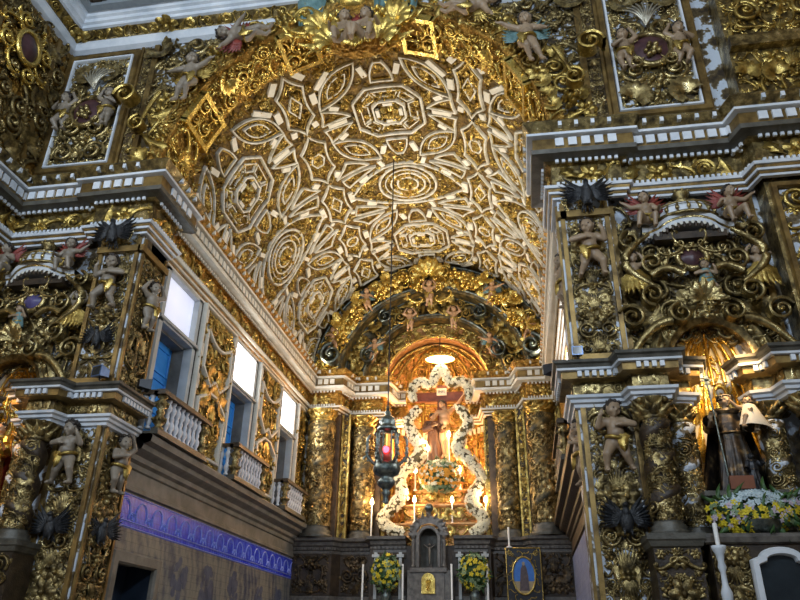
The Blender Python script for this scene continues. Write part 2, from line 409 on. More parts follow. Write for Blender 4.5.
def p_shell(lod, seed):
    mb = MB(); na, nr = ((25, 6), (17, 5), (11, 4))[lod]
    a = np.linspace(-2.0, 2.0, na)[None, :]; q = np.linspace(.12, 1, nr)[:, None]
    R = q * (1 + .08 * np.cos(a * 12) * q) * (1 - .12 * np.abs(a) / 2)
    Z = .05 + .38 * np.sin(PI * q * .6) + .06 * np.cos(a * 12) * q
    mb.grid(np.stack([R * np.sin(a), R * np.cos(a) * 1.1 - .35, Z], -1))
    for sg in (-1, 1):
        t = np.linspace(0, 1, 14); b = t * 7
        mb.tube(np.c_[sg * (.45 + .25 * (1 - t) * np.cos(b)), -.6 + .25 * (1 - t) * np.sin(b), .15 + .1 * t], .09, 5)
    return mb

LIB = {}
def proto(kind, lod, seed):
    key = (kind, lod, seed % 3)
    if key not in LIB:
        sd = seed % 3
        LIB[key] = {'c': lambda: p_scroll('c', lod, sd), 's': lambda: p_scroll('s', lod, sd), 'v': lambda: p_scroll('v', lod, sd),
                    'leaf': lambda: p_leaf(lod, sd), 'fan': lambda: p_fan(lod, sd), 'rose': lambda: p_rosette(lod, sd),
                    'fruit': lambda: p_fruit(lod, sd), 'spiral': lambda: p_spiral(lod, sd), 'shell': lambda: p_shell(lod, sd)}[kind]()
    return LIB[key]

def put(mb, kind, x, y, s, rot=0., h=0., flip=False, lod=1, seed=0, hs=None, fn=None):
    p = proto(kind, lod, seed)
    mb.merge(p, lambda V: (fn or (lambda q: q))(place(V, x, y, s, rot, h, flip, hs)))

def relief(x0, x1, y0, y1, size, seed, sym=True, lod=1, inside=None, hs=None, dens=1., big=None, fill=True, wrap=False):
    """dense symmetrical baroque carving packed over a rectangle -> MB in local (x, y, h)"""
    r = random.Random(seed); mb = MB(); cx = (x0 + x1) / 2; hw = (x1 - x0) / 2
    discs = []
    def free(x, y, s, ov):
        if inside and not inside(x, y): return False
        return all((x - a) ** 2 + (y - b) ** 2 > ((s + c) * ov) ** 2 for a, b, c in discs)
    def drop(kind, x, y, s, rot):
        sd = r.randrange(9); h = r.uniform(0, .03) * size
        put(mb, kind, x, y, s, rot, h, False, lod, sd, (hs or 1) * s)
        discs.append((x, y, s))
        if sym and abs(x - cx) > .3 * s:
            put(mb, kind, 2 * cx - x, y, s, -rot, h, True, lod, sd, (hs or 1) * s)
            discs.append((2 * cx - x, y, s))
    if sym:
        y = y0 + size * .8
        while y < y1 - size * .4:
            s = min(size * r.uniform(.55, .95), hw * .95)
            if free(cx, y, s, .7): drop(r.choice(('rose', 'fan', 'shell', 'fruit', 'leaf', 'fan')), cx, y, s, r.choice((0, 0, PI)))
            y += s * r.uniform(1.7, 2.6)
    lo = x0 if not sym else cx
    A = (x1 - lo) * (y1 - y0)
    for f, kinds, ov in ((1., ('spiral', 'c', 's', 'spiral', 'shell'), .72), (.7, ('spiral', 'c', 's', 'rose', 'c', 'leaf'), .68), (.46, ('c', 'spiral', 'leaf', 'rose', 'fruit', 's'), .64), (.3, ('leaf', 'leaf', 'rose', 'c', 'fruit'), .6)) + (((.2, ('leaf', 'leaf', 'fruit', 'leaf'), .6),) if fill else ()):
        s0 = size * f
        if s0 > hw * 1.05 or s0 > (y1 - y0) * .55: continue
        for _ in range(int(dens * 9 * A / (s0 * s0)) + 8):
            s = s0 * r.uniform(.85, 1.1)
            if x1 - s * .8 <= lo + (0 if sym else s * .8): x = (lo + x1) / 2
            else: x = r.uniform(lo + (s * .5 if sym else s * .8), x1 - s * .8)
            if y1 - y0 < 1.7 * s: y = (y0 + y1) / 2
            else: y = r.uniform(y0 + s * .8, y1 - s * .8)
            if free(x, y, s, ov): drop(r.choice(kinds), x, y, s, r.uniform(0, 2 * PI))
    return mb

def garland_strip(L, w, seed, lod=2, step=1.05, kinds=('leaf', 'rose', 'c', 'spiral')):
    """a running row of ornaments of half-width w along x from 0 to L"""
    r = random.Random(seed); mb = MB(); x = w; i = 0
    while x < L - w * .3:
        k = kinds[i % len(kinds)]
        put(mb, k, x, 0, w, r.choice((0, PI)) + (r.uniform(-.4, .4)), 0, i % 2 == 1, lod, r.randrange(9)); x += w * 2 * step * .78; i += 1
    return mb
def frame_bar(mb, pts, w, h, fn, closed=True, bevel=.3):
    """raised moulding of width w along a 2-D line, mapped by fn"""
    P = np.asarray(pts, float); n = len(P)
    if closed: D0 = P - np.roll(P, 1, 0); D1 = np.roll(P, -1, 0) - P
    else:
        D = np.diff(P, axis=0); D0 = np.vstack([D[:1], D]); D1 = np.vstack([D, D[-1:]])
    D0 = D0 / (np.linalg.norm(D0, axis=1, keepdims=True) + 1e-9); D1 = D1 / (np.linalg.norm(D1, axis=1, keepdims=True) + 1e-9)
    N0 = np.stack([-D0[:, 1], D0[:, 0]], 1); N1 = np.stack([-D1[:, 1], D1[:, 0]], 1)
    B = N0 + N1; B = B / np.maximum(.5, (B * B).sum(1, keepdims=True) / 2)
    prof = [(-.5, 0), (-.5, h * .6), (-.5 + bevel / 2, h), (.5 - bevel / 2, h), (.5, h * .6), (.5, 0)]
    G = np.zeros((n, len(prof), 3))
    for j, (o, z) in enumerate(prof): G[:, j, :2] = P + B * o * w; G[:, j, 2] = z
    G = fn(G.reshape(-1, 3)).reshape(n, len(prof), 3)
    mb.grid(G, closed_u=closed)
# ------------------------------------------------------------------ the place
XL, XR, XC, RV, ZS, YB = -6.62, 1.32, -2.65, 3.97, 9.8, 21.2      # chancel
PL, PR, AX, RA = -6.5, 0.9, -2.8, 3.7                              # pier corners, triumphal arch
MIR = lambda x: -5.6 - x

mb = MB(); mb.box(-14, 9, -8, 25, -.2, 0); struct(mb, 'floor', 'floor', 'stone church floor')
mb = MB(); mb.box(XL, XR, 11.6, 25, 0, 1.2); struct(mb, 'floor_chancel', 'floor', 'raised chancel floor')

# chancel side wall, left, with three balcony windows and a low door
WINS = [(11.15, 12.75), (14.72, 16.3), (18.3, 19.75)]
mb = MB()
ys = [10.9]
for a, b in WINS: ys += [a, b]
ys.append(25.1)
for a, b in zip(ys[0::2], ys[1::2]): mb.box(XL - .5, XL, a, b, 4.0, 9.8)
for a, b in WINS: mb.box(XL - .5, XL, a, b, 8.42, 9.8); mb.box(XL - .5, XL, a, b, 4.0, 4.92)
mb.box(XL - .5, XL, 10.9, 11.2, 0, 4); mb.box(XL - .5, XL, 12.55, 25.1, 0, 4); mb.box(XL - .5, XL, 11.2, 12.55, 2.92, 4)
struct(mb, 'wall_left', 'stone', 'stone band wall on the left of the chancel')
wl = bpy.data.objects['wall_left']
def rect_board(x0, x1, y0, y1, h, mp, holes=()):
    b = MB(); b.add(mp(np.array([(x0, y0, h), (x1, y0, h), (x1, y1, h), (x0, y1, h)], float)), [(0, 1, 2, 3)]); return b
mb = MB()
mb.merge(rect_board(10.9, 21.1, 3.42, 3.97, .02, on_left(XL)))
tag(mb.build('tile_frieze', 'tile_blue', wl), 'blue painted tile frieze')
mb = MB()
mb.merge(rect_board(12.72, 21.1, 0, 3.42, .02, on_left(XL))); mb.merge(rect_board(10.9, 11.02, 0, 3.42, .02, on_left(XL))); mb.merge(rect_board(11.02, 12.72, 3.05, 3.42, .02, on_left(XL)))
mb.build('tile_dado', 'tile_beige', wl)
mb = MB()                                                              # painted scroll arches on the tile frieze
for i in range(17):
    y = 11.2 + i * .59; a = np.linspace(-.6, PI + .6, 16)
    mb.tube(np.c_[np.full(16, XL + .026), y + .19 * np.cos(a), 3.68 + .2 * np.sin(a)], .016, 4)
    for sg in (-1, 1): mb.tube(np.c_[np.full(10, XL + .026), y + sg * (.27 - .06 * np.cos(np.linspace(0, 5, 10))), 3.62 + .06 * np.sin(np.linspace(0, 5, 10))], .011, 4)
for z in (3.44, 3.53, 3.95): mb.tube([(XL + .026, 10.95, z), (XL + .026, 21.05, z)], .012, 4, up=(1, 0, 0))
mb.build('painted_scrolls', mat_noise('pale blue glaze lines', [(.3, (.22, .3, .85)), (.7, (.36, .44, .98))], 5, .3), wl)
mb = MB(); r_ = random.Random(12)
for y in (13.6, 14.9, 16.4, 18.2, 19.6):                              # blue trees and arches drawn on the dado tiles
    for k in range(26):
        a, q = r_.uniform(0, 6.3), r_.random() ** .5; t = np.linspace(0, 2 * PI, 8, endpoint=False); s = r_.uniform(.05, .11)
        mb.poly_prism(np.stack([y + .3 * q * math.cos(a) + s * np.cos(t), 2.75 + .42 * q * math.sin(a) + s * np.sin(t)], 1), on_left(XL + .021), 0, .001 + k * .0001)
    mb.poly_prism([(y - .04, 0.5), (y + .04, .5), (y + .02, 2.6), (y - .03, 2.6)], on_left(XL + .021), 0, .001)
mb.build('painted_trees', mat_noise('dark blue glaze drawing', [(.3, (.06, .075, .14)), (.7, (.16, .17, .22))], 6, .35), wl)

# mouldings of the stone band under the balconies
def ledge(path, name, mats=('stone',)):
    m = MB()
    m.sweep(path, [(0, 4.0), (.05, 4.02), (.05, 4.09), (.02, 4.11), (.02, 4.36), (.06, 4.38), (.07, 4.46), (.14, 4.5), (.15, 4.58), (.25, 4.63), (.3, 4.66), (.32, 4.74), (.44, 4.78), (.46, 4.88), (.42, 4.92), (0, 4.92)])
    return m
struct(ledge([(XL, 10.92), (XL, 20.95)], ''), 'trim_1', 'stone', 'grey stone ledge carrying the three balconies')

# right chancel wall
mb = MB(); mb.box(XR, XR + .5, 10.9, 13.4, 0, 9.8); mb.box(XR, XR + .5, 17.3, 25.1, 0, 9.8); mb.box(XR, XR + .5, 13.4, 17.3, 0, 5.0); mb.box(XR, XR + .5, 13.4, 17.3, 8.3, 9.8)
wr = struct(mb, 'wall_right', 'gold_ground', 'right chancel wall seen edge on')
mb = MB(); mb.merge(rect_board(10.92, 21.1, 0, 3.97, .02, on_right(XR))); mb.build('tile_dado', 'tile_pale', wr)
struct(ledge([(XR, 20.95), (XR, 10.92)], ''), 'trim_2', 'brown_wood', 'brown stepped ledge of the right chancel wall')
# window in the right wall
w4 = struct(rect_board(13.4, 17.3, 6.9, 8.3, -.04, on_right(XR)), 'window_4', 'pane', 'bright window pane in the right chancel wall')
mb = MB()
for a in ((13.4, 5.0, 13.5, 8.3), (17.2, 5.0, 17.3, 8.3), (13.5, 6.8, 17.2, 6.9), (13.5, 5.0, 17.2, 6.8)): mb.box(XR + .02, XR + .1, a[0], a[2], a[1], a[3])
mb.build('window_frame', 'frame_grey', w4)

# back wall behind the altarpiece
mb = MB(); mb.box(XL - .5, XR + .5, 25.0, 25.3, 0, 14.2); struct(mb, 'wall_back', 'gold_ground', 'wall closing the apse behind the high altar')

# triumphal arch wall
mb = MB()
def spandrel(m, y, x0, x1, z1, r, cx, n=40):
    th = np.linspace(-PI / 2, PI / 2, n)
    inner = np.stack([cx + r * np.sin(th), ZS + r * np.cos(th)], 1); outer = np.stack([np.clip(cx + (z1 - ZS + 2) * np.tan(th * .62), x0, x1), np.full(n, z1)], 1)
    outer[0] = (x0, ZS); outer[-1] = (x1, ZS)
    k = np.searchsorted(-np.abs(th), -1.2)
    outer[:4, 1] = np.linspace(ZS, z1, 4); outer[-4:, 1] = np.linspace(z1, ZS, 4); outer[:4, 0] = x0; outer[-4:, 0] = x1
    G = np.stack([np.c_[inner[:, 0], np.full(n, y), inner[:, 1]], np.c_[outer[:, 0], np.full(n, y), outer[:, 1]]], 1)
    m.grid(G)
spandrel(mb, 10.3, -9.45, 4.0, 14.4, RA + .2, AX)
mb.box(-9.45, PL - .02, 10.3, 10.9, 0, ZS) if False else None
# left and right of the opening: niche openings are left for the two side altars
for x0, x1, z0, z1 in ((-9.9, -8.98, 0, 6.1), (-7.98, PL, 0, 6.1), (-9.9, PL, 6.1, ZS), (-8.98, -7.98, 0, 3.4),
                       (PR, 2.38, 0, 6.1), (3.38, 6.5, 0, 6.1), (PR, 6.5, 6.1, ZS), (2.38, 3.38, 0, 3.4), (4.0, 6.5, ZS, 14.4)):
    mb.box(x0, x1, 10.3, 10.9, z0, z1)
wf = struct(mb, 'wall_front', 'mixed', 'painted wall around the triumphal arch')
mb = MB(); mb.box(-9.95, -9.4, -2, 10.9, 9.7, 14.4); mb.box(-9.95, -9.4, 0, 10.9, 0, 9.7)
mb2 = MB(); mb2.box(6.4, 6.8, 0, 10.9, 0, 14.9); struct(mb2, 'wall_nave_right', 'gold_ground', 'side wall of the nave on the right')
struct(mb, 'wall_nave_left', 'gold_ground', 'upper side wall of the nave at top left')
mb = MB(); mb.box(-9.95, 6.5, -6, 11.0, 14.9, 15.1); struct(mb, 'ceiling_nave', 'plaster', 'nave ceiling')

# stepped ceiling cornice of the nave, top left
pth = [(-9.4, -1), (-9.4, 10.28), (3.9, 10.28)]
mb = MB(); mb.sweep(pth, [(.0, 13.55), (.1, 13.6), (.16, 13.72), (.16, 13.78)]); nc = struct(mb, 'trim_3', 'white_cool', 'white cornice of the nave ceiling')
mb = MB(); mb.sweep(pth, [(.16, 13.78), (.18, 13.82), (.32, 13.92), (.34, 13.95)]); mb.build('carved_band', 'gold_old', nc)
mb = MB()
for a, b in zip(np.array(pth)[:-1], np.array(pth)[1:]):
    L = np.linalg.norm(b - a); d = (b - a) / L; nn = np.array([d[1], -d[0]]); g = garland_strip(L, .13, 5, 2)
    mb.merge(g, lambda V: np.c_[a + V[:, :1] * d + (.25 + V[:, 1:2] * .75 + V[:, 2:] * .5) * nn, 13.87 + V[:, 1] * .6 - V[:, 2] * .7])
for x, y in ((-9.1, 9.98), (-7.0, 9.95)):
    put(mb, 'rose', x, y, .26, 0, 0, False, 0, 1, .4, lambda V: np.stack([V[:, 0], V[:, 1], 13.9 - V[:, 2]], -1))
mb.build('band_carving', 'gold', nc, smooth=True)
mb = MB(); mb.sweep(pth, [(.34, 13.92), (.4, 13.93), (.41, 14.0), (.47, 14.02), (.48, 14.1), (.54, 14.12), (.55, 14.2), (.6, 14.2)]); mb.build('stepped_moulding', 'white_cool', nc)
mb = MB(); mb.sweep(pth, [(.6, 14.18), (.74, 14.2), (.75, 14.3), (1.05, 14.33), (1.06, 14.9)]); mb.build('grey_band', mat_noise('blue grey paint', [(.3, (.2, .23, .25)), (.7, (.3, .33, .35))], 3, .6), nc)
mb = MB(); mb.sweep(pth, [(.76, 14.295), (1.02, 14.32)]); mb.build('white_band', 'white_cool', nc)
mb = MB(); blocks(mb, pth, .3, .13, .78, 1.0, 14.27, 14.34); mb.build('dentil_teeth', 'dark_wood', nc)

# ------------------------------------------------------------------ cornices
def upper_cornice(path, name, label, warm=False, seed=1, reliefw=.225, lod=1):
    w = 'white' if warm else 'white_cool'
    m = MB(); m.sweep(path, [(0, 8.37), (.06, 8.375), (.07, 8.41), (0, 8.42)]); m.sweep(path, [(0, 8.45), (.12, 8.455), (.13, 8.49), (0, 8.5)]); m.sweep(path, [(0, 8.53), (.18, 8.535), (.2, 8.58), (0, 8.59)]); root = struct(m, name, w, label)
    m = MB(); m.sweep(path, [(0, 8.41), (.07, 8.42), (.09, 8.46), (.13, 8.49), (.15, 8.54), (0, 8.55)]); m.build('moulding_groove', 'gold_flat', root)
    m = MB(); blocks(m, path, .085, .045, .1, .16, 8.6, 8.66); blocks(m, path, .11, .055, .16, .2, 9.04, 9.1); m.build('beading', w, root)
    m = MB(); m.sweep(path, [(.02, 8.58), (.04, 8.62), (.04, 9.06), (.12, 9.08), (.16, 9.1)]); m.build('frieze', 'gold_ground' if warm else 'gold_old', root)
    m = MB()
    P = np.asarray(path, float)
    for i, (a, b) in enumerate(zip(P[:-1], P[1:])):
        L = np.linalg.norm(b - a)
        if L < .5: continue
        d = (b - a) / L; nn = np.array([d[1], -d[0]])
        g = garland_strip(L, reliefw, seed + i, lod)
        m.merge(g, lambda V: np.c_[a + V[:, :1] * d + (V[:, 2:] * .9 + .04) * nn, 8.84 + V[:, 1]])
    m.build('frieze_carving', 'gold', root)
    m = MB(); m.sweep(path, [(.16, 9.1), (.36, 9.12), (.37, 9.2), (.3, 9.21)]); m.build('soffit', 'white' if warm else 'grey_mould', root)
    m = MB(); m.sweep(path, [(.3, 9.2), (.33, 9.22), (.33, 9.44), (.3, 9.45)]); m.build('dentil_ground', 'gold_flat', root)
    m = MB(); blocks(m, path, .205, .14, .32, .37, 9.26, 9.42); m.build('dentil_teeth', w, root)
    m = MB(); m.sweep(path, [(.3, 9.45), (.42, 9.46), (.43, 9.5), (.3, 9.51)]); m.build('fillet', w, root)
    m = MB(); m.sweep(path, [(.4, 9.5), (.38, 9.58), (.48, 9.7), (.46, 9.74), (0, 9.78)]); m.build('crown_moulding', 'gold_ground' if warm else 'gold_old', root)
    m = MB(); blocks(m, path, .3, .06, .4, .475, 9.6, 9.69); m.build('stud', w, root)
    return root
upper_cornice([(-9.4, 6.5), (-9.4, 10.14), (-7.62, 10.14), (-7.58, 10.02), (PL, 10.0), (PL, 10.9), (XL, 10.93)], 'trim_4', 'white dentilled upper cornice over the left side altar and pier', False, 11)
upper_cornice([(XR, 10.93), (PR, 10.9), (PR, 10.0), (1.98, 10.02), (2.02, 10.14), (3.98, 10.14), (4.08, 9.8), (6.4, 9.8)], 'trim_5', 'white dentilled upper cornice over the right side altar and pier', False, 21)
upper_cornice([(XL, 10.95), (XL, 20.9), (-5.62, 20.9), (-5.42, 21.7), (-4.3, 21.7), (-4.15, 22.6), (-3.6, 22.6)], 'trim_6', 'gold and white dentilled cornice along the left chancel wall and altarpiece', True, 31, .22, 1)
upper_cornice([(-1.62, 22.6), (-1.07, 22.6), (-.92, 21.7), (.2, 21.7), (.4, 20.9), (XR, 20.9), (XR, 10.95)], 'trim_7', 'gold and white dentilled cornice along the right chancel wall and altarpiece', True, 41, .22, 1)

# ------------------------------------------------------------------ chancel vault with ivory strapwork
mp = on_soffit(XC, ZS, RV)
mb = MB(); s = np.linspace(-PI / 2 * RV, PI / 2 * RV, 49); yy = np.linspace(10.98, 24.9, 30)
S, Y_ = np.meshgrid(s, yy, indexing='ij'); mb.grid(mp(np.stack([S.ravel(), Y_.ravel(), 0 * S.ravel()], 1)).reshape(49, 30, 3))
M['vault_ground'] = mat_noise('dark gilded vault ground', [(.3, (.045, .025, .008)), (.5, (.15, .09, .022)), (.7, (.32, .2, .05))], 9, .45, .5, .8, 22, .05)
vault = struct(mb, 'ceiling', 'vault_ground', 'gilded barrel vault of the chancel with ivory strapwork', smooth=True)

def arc2(p, q, sag, n=9):
    p, q = np.array(p, float), np.array(q, float); t = np.linspace(0, 1, n, endpoint=False)[:, None]
    d = q - p; nn = np.array([-d[1], d[0]])
    return p + d * t + nn * sag * 4 * t * (1 - t)
def poly(pts, n=6):
    out = []
    for i, p in enumerate(pts):
        if len(p) == 3: out.append(arc2(p[:2], pts[(i + 1) % len(pts)][:2], p[2], 9))
        else: out.append(arc2(p, pts[(i + 1) % len(pts)][:2], 0, n))
    return np.vstack(out)
def inset(P, f): c = P.mean(0); return c + (P - c) * f
RIBW = .085
class Coffer:
    def __init__(s): s.rib = MB(); s.thin = MB(); s.gold = MB()
BARS = MB(); KNOTS = MB(); RIBP = []; BARQ = []
def vclip(P): P = np.array(P, float); P[:, 0] = np.clip(P[:, 0], -6.2, 6.2); P[:, 1] = np.clip(P[:, 1], 11.02, 20.95); return P
def ok(c): return abs(c[0]) < 6.1 and 11.05 < c[1] < 20.9
def coffer(name, P, c, ax=(1, 1), w=RIBW, inner=.5, rel=None, thin=None, seed=0):
    P = np.array(P) * np.array(ax) + np.array(c)
    if ax[0] * ax[1] < 0: P = P[::-1]
    cen = P.mean(0)
    if not ok(cen): return None
    Q = vclip(P); RIBP.append(Q); m = MB(); frame_bar(m, Q, w * .54, .08, mp)
    g = MB(); frame_bar(g, inset(Q, .8), .03, .05, mp)
    if thin:
        for f in thin: frame_bar(m, inset(Q, f), .035, .06, mp)
    o = m.build(name, 'rib', vault)
    ext = np.abs(Q - cen).max(0)
    for i in range((rel or 3) * 2):
        r = random.Random(seed * 13 + i); q = cen + (Q[r.randrange(len(Q))] - cen) * r.uniform(.1, .5)
        put(g, r.choice(('leaf', 'rose', 'leaf', 'c')), q[0], q[1], min(ext) * .26, r.uniform(0, 6), .0, False, 2, i, min(ext) * .3, mp)
    g.build('coffer_carving', 'gold', o)
    return o
def bar(x, y, L, ang, c, w=.115):
    d = np.array([math.cos(ang), math.sin(ang)]) * L / 2; n = np.array([-d[1], d[0]]) / (L / 2) * w / 2; q = np.array([x, y]) + np.array(c)
    if ok(q): BARQ.append((q, d, n))
def knot(x, y, s, c, kind='rose', seed=0, rot=0):
    q = (x + c[0], y + c[1])
    if ok(q): put(KNOTS, kind, q[0], q[1], s, rot, .0, False, 2, seed, s * .8, mp)

o8 = lambda r, k: [(r, k), (k, r), (-k, r), (-r, k), (-r, -k), (-k, -r), (k, -r), (r, -k)]
def oct_cell(c, sd):
    P = poly(o8(.86, .46), 4)
    o = coffer('octagonal_coffer', P, c, seed=sd, w=.115, rel=1)
    if o is None: return
    m = MB()
    for k in range(8):       # trapezoid panels of the ring
        A = np.array(o8(.72, .39)); B = np.array(o8(.5, .27)); a, b, e, f = A[k], A[(k + 1) % 8], B[(k + 1) % 8], B[k]
        Q = np.array([a, b, e, f]); Q = Q.mean(0) + (Q - Q.mean(0)) * .84
        frame_bar(m, vclip(poly(list(map(tuple, Q)), 3) + c), .035, .05, mp)
    frame_bar(m, vclip(poly(o8(.4, .22), 3) + c), .05, .12, mp)
    m.build('ring_panels', 'white', o)
    m = MB()
    for k in range(4):
        a = k * PI / 2; q = np.array([math.cos(a), math.sin(a)]) * .3
        d = np.array([-math.sin(a), math.cos(a)]) * .12; n = q / .3 * .045
        m.poly_prism([q - d - n + c, q + d - n + c, q + d + n + c, q - d + n + c], mp, .02, .11)
    m.build('inner_bar', 'white', o)
    m = MB(); put(m, 'rose', c[0], c[1], .26, 0, 0, False, 1, sd, .5, mp)
    for k in range(4): put(m, 'leaf', c[0] + .2 * math.cos(k * PI / 2 + .78), c[1] + .2 * math.sin(k * PI / 2 + .78), .14, k * PI / 2 + .78 - PI / 2, .02, False, 2, k, .2, mp)
    m.build('boss', 'gold', o)
    for sx in (1, -1):
        for sy in (1, -1):
            a, b = (1.66 * 1, .62), (.55, 1.76)
            P = poly([(*a, .2), (*b, .2)], 8)
            lo = coffer('lens_coffer', P, c, (sx, sy), seed=sd + 3 + sx + 2 * sy, rel=3)
            if lo is not None:
                q = np.array([1.1, 1.19]) * (sx, sy) + c; m = MB()
                L2 = inset(P * np.array((sx, sy)) + np.array(c), .52); frame_bar(m, vclip(L2), .032, .07, mp); m.build('inner_frame', 'white', lo)
            coffer('triangle_coffer', poly([(1.0, .12), (1.74, .1, .05), (1.66, .56, -.05)]), c, (sx, sy), w=.09, rel=1, seed=sd)
            A = math.atan2(sy * -1.14, sx * 1.11)
            bar(sx * 1.39, sy * 1.5, .55, A, c, .13); bar(sx * .83, sy * .9, .3, A, c, .14); bar(sx * 1.9, sy * .3, .3, 1.4 * sx * sy, c, .15)
            bar(sx * 1.36, sy * .0, .5, 0, c, .13); bar(sx * 1.32, sy * .52, .3, .55 * sx * sy, c, .13)
            bar(sx * .42, sy * 1.42, .34, PI / 2 - .3 * sx * sy, c, .14)
            knot(sx * 1.12, sy * .62, .12, c, 'leaf', 1, A); knot(sx * .62, sy * 1.1, .12, c, 'leaf', 2, A)
    for sy in (1, -1):
        coffer('triangle_coffer', poly([(-.27, 1.06), (.27, 1.06, -.08), (.08, 1.66), (-.08, 1.66, -.08)]), c, (1, sy), w=.08, rel=1, seed=sd + 9)
        bar(0, sy * .99, .42, 0, c, .11); knot(0, sy * 1.86, .16, c, 'fruit', 1)
    for sx in (1, -1): knot(sx * 2.2, 0, .2, c, 'rose', 1); knot(sx * .98, 0, .14, c, 'fruit', 2)
def round_cell(c, sd):
    a = np.linspace(0, 2 * PI, 40, endpoint=False); ring = np.stack([np.cos(a), np.sin(a)], 1)
    o = coffer('round_coffer', ring * .83, c, seed=sd, w=.12, rel=1)
    if o is None: return
    m = MB()
    for r, w in ((.66, .03), (.5, .05), (.3, .06)): frame_bar(m, vclip(ring * r + c), w, .08, mp)
    m.build('ring_panels', 'white', o)
    m = MB(); put(m, 'rose', c[0], c[1], .27, .3, 0, False, 1, sd, .5, mp)
    for k in range(12): put(m, 'leaf', c[0] + .58 * math.cos(k * PI / 6), c[1] + .58 * math.sin(k * PI / 6), .09, k * PI / 6, .0, False, 2, k, .1, mp)
    m.build('boss', 'gold', o)
    coffer('eye_coffer', poly([(-1.72, 0, -.28), (1.72, 0, -.28)], 12), c, w=.1, rel=0, seed=sd)
    for sx in (1, -1):
        for sy in (1, -1):
            coffer('triangle_coffer', poly([(.78, 1.0), (1.66, .5, -.06), (1.78, .86, -.05)]), c, (sx, sy), w=.09, rel=1, seed=sd)
            coffer('triangle_coffer', poly([(.95, 1.17), (1.92, 1.02, .05), (1.52, 1.5, -.05)]), c, (sx, sy), w=.09, rel=1, seed=sd)
            bar(sx * 1.2, sy * .6, .5, -.5 * sx * sy, c, .13); bar(sx * 1.38, sy * 1.08, .45, -.1 * sx * sy, c); bar(sx * 1.84, sy * .64, .24, 1.0 * sx * sy, c)
            bar(sx * .6, sy * 1.06, .26, 1.2 * sx * sy, c); bar(sx * 1.78, sy * 1.28, .24, -.9 * sx * sy, c)
            knot(sx * .5, sy * 1.12, .13, c, 'leaf', 1); knot(sx * 1.6, sy * .28, .12, c, 'leaf', 0)
            for k in range(3): knot(sx * (1.0 + .2 * k), sy * (.14 + .05 * (k % 2)), .12, c, ('leaf', 'fruit', 'leaf')[k], k, sx * -1.57)
    knot(1.3, 0, .12, c, 'leaf', 2, -1.57); knot(-1.3, 0, .12, c, 'leaf', 2, 1.57)
def star_cell(c, sd, motif):
    V = [(0, .97, .06), (-.36, .5, .07), (-.36, -.5, .07), (0, -.97, .06), (.36, -.5, .07), (.36, .5, .07)]
    o = coffer('star_coffer', poly(V), c, w=.095, rel=1, seed=sd)
    if o is None: return
    m = MB(); a = np.linspace(0, 2 * PI, 16, endpoint=False)
    if motif == 'diamond': P = poly([(.0, .36), (-.17, 0), (0, -.36), (.17, 0)], 4)
    elif motif == 'hex': P = poly([(.19 * math.cos(k), .26 * math.sin(k)) for k in np.arange(6) * PI / 3], 3)
    else: P = np.stack([.19 * np.cos(a), .21 * np.sin(a)], 1)
    frame_bar(m, vclip(P + c), .036, .07, mp); m.build('inner_frame', 'white', o)
    m = MB(); put(m, 'rose', c[0], c[1], .13, 0, 0, False, 2, sd, .16, mp)
    for k in range(5): put(m, ('leaf', 'c')[k % 2], c[0] + (-.25, .25, 0, 0, .1)[k], c[1] + (.1, -.15, .5, -.5, .3)[k], .13, k * 1.3, 0, False, 2, k, .12, mp)
    m.build('star_carving', 'gold', o)
    for sx in (1, -1):
        bar(sx * .49, 0, .42, PI / 2, c, .16); bar(sx * .34, .84, .34, -.92 * sx, c, .16); bar(sx * .34, -.84, .34, .92 * sx, c, .16)
    knot(0, 1.025, .2, c, 'rose', 2); knot(.3, 1.0, .12, c, 'leaf', 1, 1.5); knot(-.3, 1.0, .12, c, 'leaf', 1, -1.5)
for ci, sc in enumerate((-4.4, 0, 4.4)):
    for k, y in enumerate((13.28, 19.38)): oct_cell((sc, y), ci * 7 + k)
    round_cell((sc, 16.33), ci + 40); round_cell((sc, 10.2), ci + 50)
for ci, sc in enumerate((-6.6, -2.2, 2.2, 6.6)):
    for k in range(5): star_cell((sc, 12.2 + 2.04 * k), ci * 5 + k, ('diamond', 'hex', 'diamond', 'circle', 'diamond')[k])
RP = np.vstack(RIBP)
def clear(p, lim): return ((RP - p) ** 2).sum(1).min() > lim * lim
used_bars = []
for q, d, n in BARQ:
    for f in (1, .8, .6, .45):
        if all(clear(q + d * f * t + n * e * .8, .05) for t in (-1, -.5, 0, .5, 1) for e in (-1, 1)) and all(((q - b) ** 2).sum() > .04 for b in used_bars):
            BARS.poly_prism([q - d * f - n, q + d * f - n, q + d * f + n, q - d * f + n], mp, .0, .07); used_bars.append(q); break
BARS.build('white_strapwork', 'white', vault); KNOTS.build('knot_carving', 'gold_old', vault)
gr = MB(); r_ = random.Random(5)
UB = np.array(used_bars)
for i in range(7500):
    q = np.array((r_.uniform(-6.15, 6.15), r_.uniform(11.05, 20.95))); s = r_.uniform(.07, .13)
    if clear(q, .07 + s * .45) and ((UB - q) ** 2).sum(1).min() > .02: put(gr, r_.choice(('leaf', 'leaf', 'fruit', 'c', 'rose')), q[0], q[1], s, r_.uniform(0, 6.3), -.01, False, 2, i, s * 1.9, mp)
gr.build('ground_leafwork', 'gold', vault)
# ------------------------------------------------------------------ figures: one continuous skin grown over joints
def cap(mb, a, b, ra, rb, k=8):
    a, b = np.array(a, float), np.array(b, float); t = np.linspace(0, 1, 4)[:, None]
    d = b - a
    up = (0, 0, 1) if abs(d[2]) < .9 * np.linalg.norm(d) else (0, 1, 0)
    mb.tube(a + (b - a) * t, (ra + (rb - ra) * t[:, 0]), k, 1, up); mb.ball(a, ra * 1.005, k, 6); mb.ball(b, rb * 1.005, k, 6)

